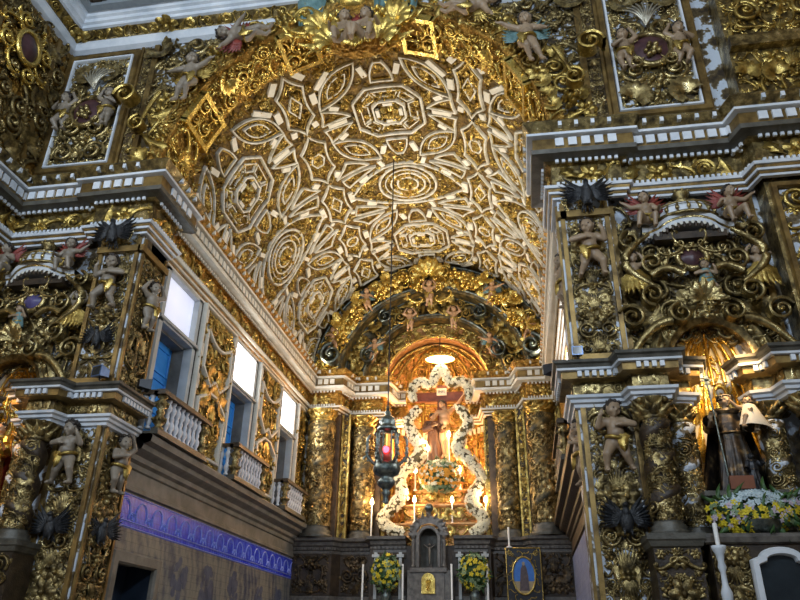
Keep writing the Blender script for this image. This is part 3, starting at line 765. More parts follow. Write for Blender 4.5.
def grow(mb, voxel, smooth=4, base=(0, 0, 0)):
    me = mb.mesh('skin', 'skin'); o = bpy.data.objects.new('tmp', me); C.objects.link(o)
    r = o.modifiers.new('r', 'REMESH'); r.mode = 'VOXEL'; r.voxel_size = voxel; r.use_smooth_shade = True
    s = o.modifiers.new('s', 'SMOOTH'); s.iterations = smooth; s.factor = .5
    dg = bpy.context.evaluated_depsgraph_get(); dg.update()
    out = bpy.data.meshes.new_from_object(o.evaluated_get(dg))
    bpy.data.objects.remove(o); bpy.data.meshes.remove(me)
    for p in out.polygons: p.use_smooth = True
    return out

def hand(mb, wrist, d, nrm, s):
    """palm and five bent fingers; d = direction of the fingers, nrm = palm normal"""
    d = np.array(d, float); d /= np.linalg.norm(d); nrm = np.array(nrm, float); nrm -= d * (nrm @ d); nrm /= np.linalg.norm(nrm) + 1e-9
    sd = np.cross(d, nrm); w = np.array(wrist, float)
    cap(mb, w, w + d * .35 * s, .16 * s, .2 * s, 6)
    for i, (o, L) in enumerate(((-.21, .42), (-.07, .5), (.07, .47), (.2, .36))):
        a = w + d * .45 * s + sd * o * s; m = a + d * L * .55 * s + nrm * .05 * s; e = m + d * L * .4 * s + nrm * .16 * s
        cap(mb, a, m, .075 * s, .065 * s, 5); cap(mb, m, e, .065 * s, .05 * s, 5)
    a = w + d * .14 * s - sd * .16 * s; m = a + (d * .6 - sd * .7) * .26 * s; cap(mb, a, m, .085 * s, .075 * s, 5); cap(mb, m, m + (d * .9 - sd * .2 + nrm * .3) * .2 * s, .075 * s, .055 * s, 5)

def V3(*a): return np.array(a, float)
def figure(P, voxel, child=True):
    """P: joint positions (facing -Y). Returns the body mesh and the head frame."""
    mb = MB(); g = P.get
    pel, che, nck, hd = V3(*P['pelvis']), V3(*P['chest']), V3(*P['neck']), V3(*P['head'])
    hr = P['head_r']; f = P.get('girth', 1.)
    cap(mb, pel, (pel + che) / 2, .105 * f, .1 * f, 12); cap(mb, (pel + che) / 2, che, .105 * f, .108 * f, 12)
    mb.ball((pel + che) / 2 + (0, -.03 * f, -.01), (.11 * f, .1 * f, .11 * f), 12, 8)
    cap(mb, che, nck, .07 * f, .048 * f, 10); cap(mb, nck, hd, .045 * f, .05 * f, 8)
    look = V3(*P.get('look', (0, -1, -.1))); look /= np.linalg.norm(look); upv = V3(*P.get('head_up', (0, 0, 1))); sd = np.cross(look, upv); sd /= np.linalg.norm(sd); upv = np.cross(sd, look)
    rot = np.stack([sd, look, upv], 1)
    E = lambda x, y, z: hd + rot @ (np.array([x, y, z]) * hr)
    mb.ball(hd, (hr * .84, hr * .95, hr), 14, 10, rot=rot)
    mb.ball(E(0, .34, -.5), (hr * .5, hr * .5, hr * .42), 10, 8, rot=rot)
    for s in (-1, 1):
        mb.ball(E(.38 * s, .52, -.32), hr * .34, 8, 6); mb.ball(E(.84 * s, -.02, -.1), (hr * .12, hr * .18, hr * .26), 8, 6, rot=rot)
        mb.ball(E(.32 * s, .78, .22), (hr * .25, hr * .16, hr * .09), 8, 5, rot=rot)
    cap(mb, E(0, .86, .15), E(0, 1.04, -.18), hr * .1, hr * .15, 6)
    mb.ball(E(0, .84, -.48), (hr * .26, hr * .14, hr * .07), 8, 5, rot=rot); mb.ball(E(0, .82, -.58), (hr * .2, hr * .14, hr * .08), 8, 5, rot=rot); mb.ball(E(0, .7, -.82), hr * .2, 8, 6)
    for s in ('l', 'r'):
        if P.get('sh' + s) is None: continue
        sh, el, wr = V3(*P['sh' + s]), V3(*P['el' + s]), V3(*P['wr' + s]); a = P.get('arm', 1.) * f
        cap(mb, che + (0, 0, .03), sh, .08 * f, .062 * a, 10); cap(mb, sh, el, .056 * a, .045 * a, 8); cap(mb, el, wr, .046 * a, .03 * a, 8)
        hand(mb, wr, P.get('hd' + s, wr - el), P.get('hn' + s, (0, -1, .2)), P.get('hand', .11) * 1.0)
        if P.get('hi' + s) is None: continue
        hi, kn, an = V3(*P['hi' + s]), V3(*P['kn' + s]), V3(*P['an' + s]); q = P.get('legf', 1.) * f
        cap(mb, pel, hi, .1 * f, .088 * q, 10); cap(mb, hi, kn, .085 * q, .058 * q, 10); cap(mb, kn, an, .056 * q, .036 * q, 8); mb.ball(kn + (an - kn) * .3 + (0, .015, 0), .055 * q, 8, 6)
        ft = V3(*P.get('ft' + s, an + (0, -.1, -.04))); cap(mb, an + (0, .01, -.015), ft, .036 * q, .03 * q, 8)
        sdv = np.cross(ft - an, (0, 0, 1)); sdv = sdv / (np.linalg.norm(sdv) + 1e-6) * .016
        for i in (-1.6, -.8, 0, .8, 1.6): mb.ball(ft + (ft - an) * .22 + sdv * i, .012 * q * (1.3 if i * (1 if s == 'l' else -1) < -1 else 1), 6, 4)
    return grow(mb, voxel), (hd, rot, hr)

def hair_mesh(frame, style='curls', seed=0):
    hd, rot, hr = frame; r = random.Random(seed); mb = MB(); E = lambda x, y, z: hd + rot @ (np.array([x, y, z]) * hr)
    if style == 'tonsure':
        for i in range(26):
            a = i / 26 * 2 * PI; x, y = math.cos(a), math.sin(a)
            if y > .75: 
                mb.ball(E(x * .8, .75 * y, .62), hr * .17, 6, 4); continue
            for z in (.05, .3, .5): mb.ball(E(x * .9, y * .92 - .05, z), hr * .2, 6, 4)
        return mb
    mb.ball(E(0, -.2, .2), (hr * .93, hr * .92, hr * .95), 12, 8, rot=rot)
    n = 44 if style == 'curls' else 60
    for i in range(n):
        t = r.uniform(0, 2 * PI); z = r.uniform(-.35, .95) if style == 'curls' else r.uniform(-1.1, .95)
        q = math.sqrt(max(.05, 1 - min(1, z * z))); x, y = q * math.sin(t), -q * math.cos(t)
        if y > .25 and z < .62: continue
        mb.ball(E(x * .95, y * .95 - .1, z + .08), hr * r.uniform(.17, .27), 6, 4)
    return mb
def eyes_mesh(frame):
    hd, rot, hr = frame; mb = MB()
    for s in (-1, 1): mb.ball(hd + rot @ (np.array([.33 * s, .84, .06]) * hr), (hr * .14, hr * .06, hr * .09), 8, 5, rot=rot)
    return mb
def wing(mb, root, tip_dir, L, W, nrm=(0, -1, 0), n=7, rows=3, sg=1):
    """layered feathers fanning from a root"""
    d = np.array(tip_dir, float); d /= np.linalg.norm(d); nrm = np.array(nrm, float); nrm -= d * (d @ nrm); nrm /= np.linalg.norm(nrm); s = np.cross(d, nrm) * sg
    for k in range(rows):
        for i in range(n):
            a = (i / (n - 1) - .25) * 1.25; l = L * (1 - .26 * k) * (1 - .45 * (i / (n - 1)))
            G = leaf_grid(l, W * .3, 6, 3, .4, .05, 0, .08).reshape(-1, 3); c, q = math.cos(a), math.sin(a)
            X = G[:, 0] * c + G[:, 1] * q; Y = -G[:, 0] * q + G[:, 1] * c
            o = np.array(root) + s * (i * W * .07)
            mb.grid((o + X[:, None] * s + Y[:, None] * d + (G[:, 2:] * .5 * L + .03 * k * L) * nrm).reshape(6, 3, 3))
    mb.tube([np.array(root), np.array(root) + d * L * .35 + nrm * .06 * L, np.array(root) + d * L * .62 + nrm * .05 * L], [W * .12, W * .1, W * .05], 6)

CH = dict(pelvis=(0, 0, .4), chest=(0, -.01, .62), neck=(0, -.01, .735), head=(0, -.035, .86), head_r=.118, girth=1.05,
          shl=(.125, 0, .68), shr=(-.125, 0, .68), hil=(.07, 0, .37), hir=(-.07, 0, .37),
          ell=(.2, -.03, .54), wrl=(.17, -.12, .45), elr=(-.2, -.03, .54), wrr=(-.17, -.12, .45),
          knl=(.085, -.06, .2), anl=(.08, 0, .04), knr=(-.085, -.03, .2), anr=(-.09, .02, .04))
POSES = {
    'reach': dict(CH, elr=(-.24, -.02, .78), wrr=(-.15, -.05, .93), hdr=(.3, 0, .8), ell=(.2, -.08, .57), wrl=(.08, -.16, .6), look=(.25, -1, -.15), head_up=(.15, 0, 1), knl=(.12, -.09, .21), anl=(.05, 0, .05), knr=(-.05, -.03, .2), anr=(-.11, .03, .05)),
    'atlas': dict(CH, elr=(-.26, -.02, .75), wrr=(-.16, -.04, .93), hdr=(.5, 0, .5), ell=(.26, -.02, .75), wrl=(.16, -.04, .93), hdl=(-.5, 0, .5), look=(.2, -1, -.25), head_up=(.25, 0, 1), knl=(.07, -.06, .22), knr=(-.05, -.08, .22)),
    'seat': dict(CH, pelvis=(0, 0, .3), chest=(.01, -.02, .52), neck=(.01, -.02, .635), head=(.02, -.05, .76), shl=(.135, -.01, .58), shr=(-.115, -.01, .58), hil=(.08, -.02, .28), hir=(-.08, -.02, .28),
                 ell=(.27, -.02, .56), wrl=(.4, -.03, .66), hdl=(.8, 0, .5), elr=(-.21, -.06, .46), wrr=(-.2, -.18, .44), knl=(.17, -.24, .29), anl=(.22, -.21, .05), knr=(-.1, -.24, .26), anr=(-.07, -.22, .02), look=(.5, -1, -.2), head_up=(.1, 0, 1)),
    'stride': dict(CH, elr=(-.25, -.06, .62), wrr=(-.06, -.16, .6), hdr=(1, 0, -.1), ell=(.23, -.05, .6), wrl=(.2, -.14, .74), hdl=(-.4, 0, .8), knl=(.16, -.1, .21), anl=(.17, -.02, .03), knr=(-.1, -.05, .2), anr=(-.17, .02, .05), look=(-.35, -1, -.3), head_up=(-.2, 0, 1)),
    'fly': dict(CH, elr=(-.28, -.06, .7), wrr=(-.4, -.12, .74), hdr=(-1, -.1, .1), ell=(.24, -.06, .6), wrl=(.3, -.14, .5), knl=(.13, -.05, .19), anl=(.2, .03, .06), ftl=(.24, -.02, -.03), knr=(-.02, -.1, .21), anr=(.03, .02, .06), ftr=(.06, -.02, -.03), look=(-.4, -1, -.2), head_up=(-.35, 0, 1)),
}
FIG = {}
def cherub_proto(pose, wings=None, skin='skin', skirt=False, voxel=.0125):
    key = (pose, wings, skin, skirt)
    if key in FIG: return FIG[key]
    me, fr = figure(POSES[pose], voxel)
    me.materials.clear(); me.materials.append(M[skin])
    kids = [('hair', hair_mesh(fr, 'curls', len(FIG)).mesh('hair', 'hair'), 'dark hair'), ('eyes', eyes_mesh(fr).mesh('eyes', 'hair'), 'dark eyes')]
    if wings:
        for s in (-1, 1):
            m = MB(); wing(m, (s * .06, .05, .62), (s * .75, .1, .6), .42, .3, sg=s); kids.append(('wing', m.mesh('wing', wings), None))
    p = POSES[pose]
    m = MB()                                                       # loin cloth / acanthus skirt
    if skirt:
        for i in range(9):
            a = (i - 4) * .42; G = leaf_grid(.62, .3, 8, 5, 3, .3, 0, .12).reshape(-1, 3)
            m.grid(np.stack([G[:, 0] + .1 * math.sin(a) + G[:, 1] * math.sin(a) * .35, -.06 - .07 * math.cos(a) - G[:, 2] * .5, .46 - G[:, 1]], -1).reshape(8, 5, 3))
        kids.append(('acanthus_skirt', m.mesh('acanthus_skirt', 'gold'), 'gilded leaf skirt'))
    else:
        c = V3(*p['pelvis']); t = np.linspace(-.3, 3.5, 16); m.tube(np.stack([c[0] + .135 * np.cos(t), c[1] - .13 * np.sin(t), c[2] + .03 + .035 * np.cos(t * 1.1)], 1), .03, 6)
        G = leaf_grid(.26, .2, 6, 5, 1, .06).reshape(-1, 3); m.grid(np.stack([c[0] - .07 + G[:, 0], c[1] - .12 - G[:, 2] * .3, c[2] + .06 - G[:, 1]], -1).reshape(6, 5, 3))
        kids.append(('loincloth', m.mesh('loincloth', 'gold'), 'gilded cloth'))
    FIG[key] = (me, kids); return FIG[key]
def cherub(name, label, loc, h, pose, flip=False, rotz=0, roll=0, tilt=0, wings=None, skin='skin', skirt=False, group=None, cat='statue'):
    """loc = feet (or seat) point, h = size factor in metres"""
    me, kids = cherub_proto(pose, wings, skin, skirt)
    o = bpy.data.objects.new(name, me); C.objects.link(o)
    from mathutils import Euler, Matrix
    o.location = loc; o.rotation_euler = (tilt, roll, rotz); o.scale = (-h if flip else h, h, h); tag(o, label, cat, group or ('carved cherubs of the church' if name == 'cherub_statue' else None))
    for n, km, lb in kids:
        c = bpy.data.objects.new(n, km); C.objects.link(c); c.parent = o
        if lb: c['label'] = lb
    return o

# robed standing figure: body inside, robe as a fluted shell
def robed(name, label, loc, h, robe, skin, pose=None, hair='hair', style='curls', tilt=.0, look=(0, -1, -.2), flip=False, cat='statue', fl=9, mantle=None, voxel=.007):
    P = dict(pelvis=(0, 0, .5), chest=(0, 0, .7), neck=(0, 0, .81), head=(0, -.012, .9), head_r=.066, girth=.78, arm=.72, hand=.085, legf=.7,
             shl=(.105, 0, .765), shr=(-.105, 0, .765), ell=(.16, -.04, .61), wrl=(.08, -.14, .6), elr=(-.17, -.02, .61), wrr=(-.16, -.13, .55),
             hil=(.05, 0, .48), hir=(-.05, 0, .48), knl=(.06, -.02, .27), knr=(-.06, 0, .27), anl=(.06, 0, .03), anr=(-.06, 0, .03), look=look)
    P.update(pose or {})
    me, fr = figure(P, voxel); me.materials.clear(); me.materials.append(M[skin])
    o = bpy.data.objects.new(name, me); C.objects.link(o); o.location = loc; o.scale = (-h if flip else h, h, h); tag(o, label, cat); BASE[o.name] = (0, 0, 0)
    m = MB(); t = np.linspace(0, 1, 16)[:, None]; a = np.linspace(0, 2 * PI, 54, endpoint=False)[None, :]
    rx = np.interp(t, [0, .15, .5, .62, .8, .95, 1], [.17, .16, .135, .115, .13, .1, .05]); ry = np.interp(t, [0, .5, .62, .8, .95, 1], [.14, .115, .095, .1, .08, .045])
    F = 1 + .1 * (1 - t) ** .6 * np.cos(fl * a + 2 * np.sin(3 * t)) + .04 * np.cos(2 * a + 5 * t)
    Z = .015 + t * .8 + 0 * a
    m.grid(np.stack([rx * F * np.cos(a), ry * F * np.sin(a), Z], -1), closed_v=True)
    for s in 'lr':                                                 # sleeves
        sh, el, wr = (V3(*P[k + s]) for k in ('sh', 'el', 'wr')); d = wr - el
        m.tube([sh + (0, 0, .01), (sh + el) / 2, el, el + d * .45, el + d * .85], [.055, .058, .062, .062, .075], 10)
    m.tube(np.stack([.1 * np.cos(a[0]), .075 * np.sin(a[0]) - .004, .795 + .02 * np.sin(a[0])], 1), .03, 7, closed=True)   # cowl
    for k, z in (('', .56),): m.tube(np.stack([.128 * np.cos(a[0]), .108 * np.sin(a[0]), z + 0 * a[0]], 1), .012, 5, closed=True)
    r = m.build('robe', robe, None); r.parent = o
    if mantle:
        m = MB(); a2 = np.linspace(.1 * PI, .9 * PI, 20)[None, :]; t2 = np.linspace(0, 1, 12)[:, None]
        Rr = .14 + .15 * (1 - t2) * (1 + .12 * np.cos(7 * a2)); m.grid(np.stack([Rr * np.cos(a2) * 1.15, Rr * np.sin(a2) - .03, .06 + .74 * t2 + 0 * a2], -1)); mm = m.build('mantle', mantle); mm.parent = o
    hm = hair_mesh(fr, style, 3).build('hair', hair); hm.parent = o
    em = eyes_mesh(fr).build('eyes', 'hair'); em.parent = o
    return o

def eagle(name, label, loc, s, spread=1.):
    """dark carved eagle with lifted wings, facing -Y, standing on loc"""
    mb = MB(); mb.ball((0, 0, .3), (.15, .14, .24), 12, 9); mb.ball((0, -.05, .48), (.09, .1, .12), 10, 7); mb.ball((0, -.09, .62), (.065, .09, .07), 10, 7)
    cap(mb, (0, -.15, .62), (0, -.235, .585), .032, .01, 7)
    for q in (-1, 1): cap(mb, (q * .07, -.03, .16), (q * .08, -.06, .03), .045, .02, 7); [cap(mb, (q * .08, -.06, .02), (q * .08 + e, -.13, .012), .014, .009, 5) for e in (-.035, 0, .035)]
    for e in (-.08, -.03, .03, .08): cap(mb, (e * .6, .08, .2), (e * 1.6, .16, -.04), .035, .018, 6)
    me = grow(mb, .016, 3); me.materials.clear(); me.materials.append(M['black'])
    o = bpy.data.objects.new(name, me); C.objects.link(o); o.location = loc; o.scale = (s, s, s); tag(o, label, 'statue', 'black carved eagles'); BASE[o.name] = (0, 0, 0)
    for q in (-1, 1):
        m = MB(); wing(m, (q * .1, .0, .42), (q * spread, .05, .55), .62, .4, rows=3, n=8, sg=q); w = m.build('wing', 'black'); w.parent = o
    return o
# ------------------------------------------------------------------ the two side altars, piers and attic panels of the triumphal wall
IDENT = lambda V: V
MIRV = lambda V: np.asarray(V) * (-1, 1, 1) + (-5.6, 0, 0)
def strip(m, x0, x1, y, z0, z1, t=.05, fn=None):
    m.box(x0, x1, y - t, y, z0, z1)
def salomonic(z0, z1, r, turns, cx, cy, seg=20, n=60):
    def prof(z): return r * (1 + .1 * np.cos(2 * PI * turns * 2 * (z - z0) / (z1 - z0)))
    m = MB(); z = np.linspace(z0, z1, n)[:, None]; a = np.linspace(0, 2 * PI, seg, endpoint=False)[None, :]
    ph = 2 * PI * turns * (z - z0) / (z1 - z0); ox = .16 * r * np.cos(ph); oy = .16 * r * np.sin(ph)
    R = r * (1 + .05 * np.cos(3 * a - 2 * ph))
    m.grid(np.stack([cx + ox + R * np.cos(a), cy + oy + R * np.sin(a), z + 0 * a], -1), closed_v=True); return m
def column(parent, cx, cy, r, z0, z1, seed, T, lod=2, mat='gold_old', capm='gold', core='gold_ground', rel=.5, label=None, dens=1., tw=1.2):
    """twisted column wrapped in vine carving, with base and leafy capital"""
    hc = min(.34, r * 1.6); hb = r * .9
    o = salomonic(z0 + hb, z1 - hc, r, 3, cx, cy).mapped(T).build('column', core, parent, smooth=True)
    if label: o['label'] = label
    g = relief(-PI * r * .62, PI * r * .62, z0 + hb, z1 - hc, r * rel, seed, True, lod, None, .9, dens)
    g.merge(relief(-PI * r * .62, PI * r * .62, z0 + hb, z1 - hc, r * rel * .55, seed + 900, True, 2, None, 1., dens)); f = on_col(cx, cy, r * .98, tw / (z1 - z0), z0); g.mapped(lambda V: T(f(V))).build('vine_carving', mat, o, smooth=True)
    m = MB(); m.lathe([(r * 1.35, z0), (r * 1.35, z0 + .1 * hb), (r * 1.4, z0 + .25 * hb), (r * 1.15, z0 + .4 * hb), (r * 1.25, z0 + .6 * hb), (r * 1.02, z0 + .85 * hb), (r * 1.08, z0 + hb)], (cx, cy, 0), 20); m.mapped(T).build('column_base', 'grey_mould' if mat == 'gold_old' else 'brown_wood', o, smooth=True)
    m = MB(); m.lathe([(r * .95, z1 - hc), (r * 1.1, z1 - hc + .03), (r * .95, z1 - hc + .06), (r * 1.0, z1 - .3 * hc), (r * 1.3, z1 - .14 * hc), (r * 1.35, z1)], (cx, cy, 0), 16)
    for row, (n, zz, s) in enumerate(((8, z1 - hc + .05, .42), (8, z1 - hc * .6, .46))):
        for i in range(n):
            a = (i + row * .5) * 2 * PI / n; G = leaf_grid(hc * s * 1.2, r * .8, 6, 5, 2, hc * .3, 0, .05).reshape(-1, 3)
            rr = r * 1.0 + G[:, 2]; m.grid(np.stack([cx + rr * np.sin(a) + G[:, 0] * np.cos(a), cy - rr * np.cos(a) + G[:, 0] * np.sin(a), zz + G[:, 1]], -1).reshape(6, 5, 3))
    for i in range(4):
        a = PI / 4 + i * PI / 2; m.ball((cx + r * 1.25 * np.cos(a), cy + r * 1.25 * np.sin(a), z1 - .1 * hc), r * .24, 7, 5)
    m.mapped(T).build('capital', capm, o, smooth=True)
    return o
def volute(m, cx, cz, y, r, w, turns=1.6, flip=False, a0=0., taper=.75):
    """heavy scroll: spiral band of real depth, facing -Y"""
    t = np.linspace(0, 1, 56); a = a0 + t * 2 * PI * turns; R = r * (1 - .82 * t); s = -1 if flip else 1
    P = np.stack([cx + s * R * np.cos(a), np.full(56, y) - .25 * w * t, cz + R * np.sin(a)], 1)
    N = np.stack([s * np.cos(a), 0 * a, np.sin(a)], 1); hw = w * (1 - .3 * t); th = r * .13 * (1 - taper * t * .6)
    prof = [(-1, -1), (-1.15, 0), (-1, 1), (-.55, .6), (0, .95), (.55, .6), (1, 1), (1.15, 0), (1, -1)]
    G = np.stack([P + N * (th * b)[:, None] + np.stack([0 * a, hw * d * .5, 0 * a], 1) for d, b in prof], 1); m.grid(G, closed_v=True)
    m.ball((cx, y - .3 * w, cz), (r * .2, w * .5, r * .2), 10, 6)

def build_side(left):
    T = MIRV if left else IDENT; side = 'left' if left else 'right'
    rx = 0 if left else .11; px = (lambda x: -5.6 - x) if left else (lambda x: x); seed = 100 if left else 200
    P3 = lambda x, y, z: (px(x), y, z)
    # ---- pier with pilaster panels
    pier = thing('carved_pier', f'gilded pier with framed cherub panels at the {side} side of the chancel arch', 'pier', P3(1.3, 10.3, 0))
    m = MB(); m.box(.9, 1.72, 10.0, 10.3, 0, 9.0); m.box(.9 + rx, 1.0 + rx, 10.3, 10.9, 0, 9.0); m.mapped(T).build('pier_board', 'mixed', pier)
    m = []
    for z0, z1 in ((0, 4.78), (5.45, 8.3)):
        m += [(.93, 1.0, 9.95, 10.02, z0, z1), (1.63, 1.7, 9.95, 10.02, z0, z1), (.86, .9 + rx, 10.02, 10.08, z0, z1), (.86 + rx, .9 + rx, 10.82, 10.88, z0, z1)]
    m += [(.88, 1.72, 9.9, 10.02, 8.0, 8.12), (.82 + rx, .92 + rx, 9.9, 10.9, 8.0, 8.12), (.9, 1.72, 9.94, 10.02, 5.45, 5.6)]; boxes('gilded_fillet', 'gold_flat', pier, m, T)
    for nm, z0, z1, sd in (('lower_panel_carving', 1.4, 4.75, 1), ('upper_panel_carving', 5.6, 8.0, 2)):
        g = relief(1.02, 1.6, z0, z1, .24, seed + sd, True, 1, None, 1.1); g.merge(relief(1.01, 1.61, z0, z1, .15, seed + sd + 70, True, 2, None, .6)); g.mapped(lambda V: T(on_front(10.0)(V))).build(nm, 'gold_old', pier, smooth=True)
        g = relief(10.1, 10.8, z0, z1, .24, seed + sd + 5, True, 1, None, 1.1); g.merge(relief(10.1, 10.8, z0, z1, .15, seed + sd + 75, True, 2, None, .6))
        g.mapped(lambda V: T(np.stack([.9 + rx - V[:, 2] * (1 if left else .6), V[:, 0], V[:, 1]], -1))).build('reveal_carving', 'gold_old', pier, smooth=True)
    # frieze block above the frame
    g = relief(.95, 1.7, 8.12, 8.5, .17, seed + 9, True, 1); g.mapped(lambda V: T(on_front(9.97)(V))).build('top_carving', 'gold_dim', pier, smooth=True)
    # ---- lower entablature running over column and pier
    path = [(.9, 10.88), (.9, 10.0), (1.62, 10.0), (1.68, 9.72), (2.1, 9.72), (2.16, 10.02), (2.45, 10.08), (2.5, 10.3)]
    path2 = [(3.32, 10.3), (3.37, 10.08), (3.62, 10.02), (3.68, 9.72), (4.12, 9.72), (4.16, 9.9), (6.4, 9.9)]
    for pi_, pth in enumerate((path, path2)):
        if left and pi_ == 1: pth = path2[:5] + [(4.12, 10.3)]
        e = thing('entablature', f'white and gilded entablature between {"the niche and the chancel" if pi_ == 0 else "the niche and the outer edge"} on the {side} side altar', 'entablature', P3(*pth[2], 4.78))
        m = MB(); m.sweep(pth, [(0, 4.76), (.05, 4.78), (.06, 4.83), (.1, 4.84), (.11, 4.88), (.15, 4.9), (.16, 4.94), (0, 4.95)]); m.mapped(T).build('architrave', 'white_cool', e)
        m = MB(); m.sweep(pth, [(.02, 4.94), (.04, 4.96), (.04, 5.14), (.12, 5.17)]); m.mapped(T).build('frieze', 'gold_old', e)
        m = MB(); m.sweep(pth, [(.06, 5.15), (.2, 5.17), (.21, 5.29), (.06, 5.3)]); m.mapped(T).build('dentil_ground', 'gold_flat', e)
        m = MB(); blocks(m, pth, .1, .06, .2, .245, 5.19, 5.27); m.mapped(T).build('dentil_teeth', 'white_cool', e)
        m = MB(); m.sweep(pth, [(.2, 5.28), (.25, 5.31), (.27, 5.36), (.31, 5.38), (.32, 5.42), (0, 5.46)]); m.mapped(T).build('crown_moulding', 'grey_mould', e)
        m = MB(); m.sweep(pth, [(.2, 5.275), (.262, 5.28), (.27, 5.31), (.2, 5.315)]); m.mapped(T).build('fillet', 'white_cool', e)
        m = MB()
        Q = np.asarray(pth)
        for i, (a, b) in enumerate(zip(Q[:-1], Q[1:])):
            L = np.linalg.norm(b - a)
            if L < .3: continue
            d = (b - a) / L; nn = np.array([d[1], -d[0]])
            m.merge(garland_strip(L, .1, seed + i, 2), lambda V: np.c_[a + V[:, :1] * d + (V[:, 2:] * .6 + .05) * nn, 5.05 + V[:, 1]])
        m.mapped(T).build('frieze_carving', 'gold_dim', e, smooth=True)
    # ---- the altar
    al = thing('side_altar', f'gilded {side} side altar with twisted columns around a niche', 'altar', P3(2.88, 10.3, 0))
    cols = ((1.86, 9.76, .185), (2.29, 10.12, .16), (3.46, 10.12, .16), (3.9, 9.76, .185))
    for i, (x, y, r) in enumerate(cols): column(al, x, y, r, 2.98, 4.78, seed + 20 + i, T, 1, 'gold_old', 'gold_old', 'mixed' if i in (1, 2) else 'dark_wood', .62)
    for i, (x, y, r) in enumerate(cols):
        m = MB(); m.box(x - r * 1.5, x + r * 1.5, y - r * 1.5, 10.3, 0, 2.82); p = m.mapped(T).build('pedestal', 'dark_wood', al)
        m = MB(); m.sweep([(x - r * 1.5, 10.3), (x - r * 1.5, y - r * 1.5), (x + r * 1.5, y - r * 1.5), (x + r * 1.5, 10.3)], [(0, 2.8), (.03, 2.82), (.05, 2.88), (.07, 2.9), (.07, 2.97), (0, 2.98)]); m.box(x - r * 1.5, x + r * 1.5, y - r * 1.5, 10.3, 2.9, 2.98); m.mapped(T).build('pedestal_cap', 'grey_mould', p)
        g = relief(x - r * 1.4, x + r * 1.4, 1.5, 2.8, .2, seed + 30 + i, True, 1); g.mapped(lambda V: T(on_front(y - r * 1.5)(V))).build('pedestal_carving', 'gold_old', p, smooth=True)
    # niche: half-round shell with gilded leaf ribs and a semi-dome
    m = MB(); a = np.linspace(0, PI, 20)[None, :]; z = np.linspace(3.45, 5.35, 6)[:, None]; r = .5
    m.grid(np.stack([2.88 - r * np.cos(a) + 0 * z, 10.3 + .62 * np.sin(a) + 0 * z, z + 0 * a], -1))
    t = np.linspace(0, PI / 2, 9)[:, None]; m.grid(np.stack([2.88 - r * np.cos(t) * np.cos(a), 10.3 + .62 * np.cos(t) * np.sin(a), 5.35 + .7 * np.sin(t) + 0 * a], -1))
    m.box(2.3, 3.46, 10.28, 10.98, 3.35, 3.45)
    ni = m.mapped(T).build('niche', 'white', al, smooth=True)
    m = MB()
    for i in range(9):
        b = PI * (i + .5) / 9
        for zz in (3.6, 4.2, 4.8):
            G = leaf_grid(.55, .17, 7, 5, 3, .05, 0, .05).reshape(-1, 3); q = .46
            m.grid(np.stack([2.88 - (q - G[:, 2] * .6) * np.cos(b) + G[:, 0] * np.sin(b), 10.3 + (.58 - G[:, 2]) * np.sin(b) + G[:, 0] * np.cos(b), zz + G[:, 1]], -1).reshape(7, 5, 3))
        tt = np.linspace(0, 1.45, 10); m.tube(np.stack([2.88 - .47 * np.cos(tt) * np.cos(b), 10.3 + .59 * np.cos(tt) * np.sin(b), 5.35 + .66 * np.sin(tt)], 1), .035 * (1 - .4 * tt), 5)
    m.merge(relief(-1.45, 1.45, -.5, 1.25, .34, seed + 300, True, 1, None, .55, .35, fill=False).mapped(lambda V: np.stack([2.88 + (.5 - V[:, 2] * .5) * np.cos(np.maximum(V[:, 1], 0)) * np.sin(V[:, 0]), 10.3 + (.62 - V[:, 2] * .5) * np.cos(np.maximum(V[:, 1], 0)) * np.cos(V[:, 0]), 5.35 + np.minimum(V[:, 1], 0) * 1.2 + (.7 - V[:, 2] * .5) * np.sin(np.maximum(V[:, 1], 0))], -1)))
    m.mapped(T).build('niche_leafwork', 'gold_bright', ni, smooth=True)
    # arch over the niche with scrolls and keystone shell
    m = MB(); th = np.linspace(-1.62, 1.62, 34); sec = [(-.16, 0), (-.16, .16), (-.08, .2), (0, .15), (.08, .2), (.16, .16), (.16, 0)]
    m.grid(np.stack([np.stack([2.88 + (.72 + d) * np.sin(th), 10.25 - h * 1.3 + 0 * th, 5.42 + (.78 + d) * np.cos(th)], 1) for d, h in sec], 1)); ar = m.mapped(T).build('niche_arch', 'gold_old', al, sharp=40)
    m = MB()
    for i in range(15):
        b = (i - 7) * .215; put(m, ('leaf', 'rose')[i % 2], 2.88 + .72 * math.sin(b), 5.42 + .78 * math.cos(b), .13, -b, .2, False, 1, i, .15, on_front(10.25))
    put(m, 'shell', 2.88, 6.42, .26, 0, .2, False, 0, 1, .4, on_front(10.1)); put(m, 'rose', 2.88, 6.1, .13, 0, .3, False, 0, 0, .2, on_front(10.1))
    m.mapped(T).build('arch_carving', 'gold_dim', ar, smooth=True)
    for s in (-1, 1):
        for vv in ((2.88 + s * .36, 6.14, 9.92, .17, .2, 1.5, s > 0, PI / 2), (2.88 + s * .7, 6.5, 9.98, .18, .2, 1.5, s < 0, -PI / 2), (2.88 + s * 1.05, 6.16, 10.02, .2, .2, 1.6, s < 0, .4), (2.88 + s * .62, 7.1, 10.05, .2, .16, 1.6, s < 0, PI), (2.88 + s * .92, 7.5, 10.02, .17, .2, 1.4, s > 0, PI / 2)):
            m = MB(); volute(m, *vv); m.mapped(T).build('scroll', 'gold_dim', al, sharp=50)
        t2 = np.linspace(0, 1, 16); m = MB(); m.tube(np.stack([2.88 + s * (.5 + .62 * t2), 9.92 + 0 * t2, 6.05 - .42 * t2 ** 2 * 1.2], 1), .075 * (1 - .3 * t2), 7)
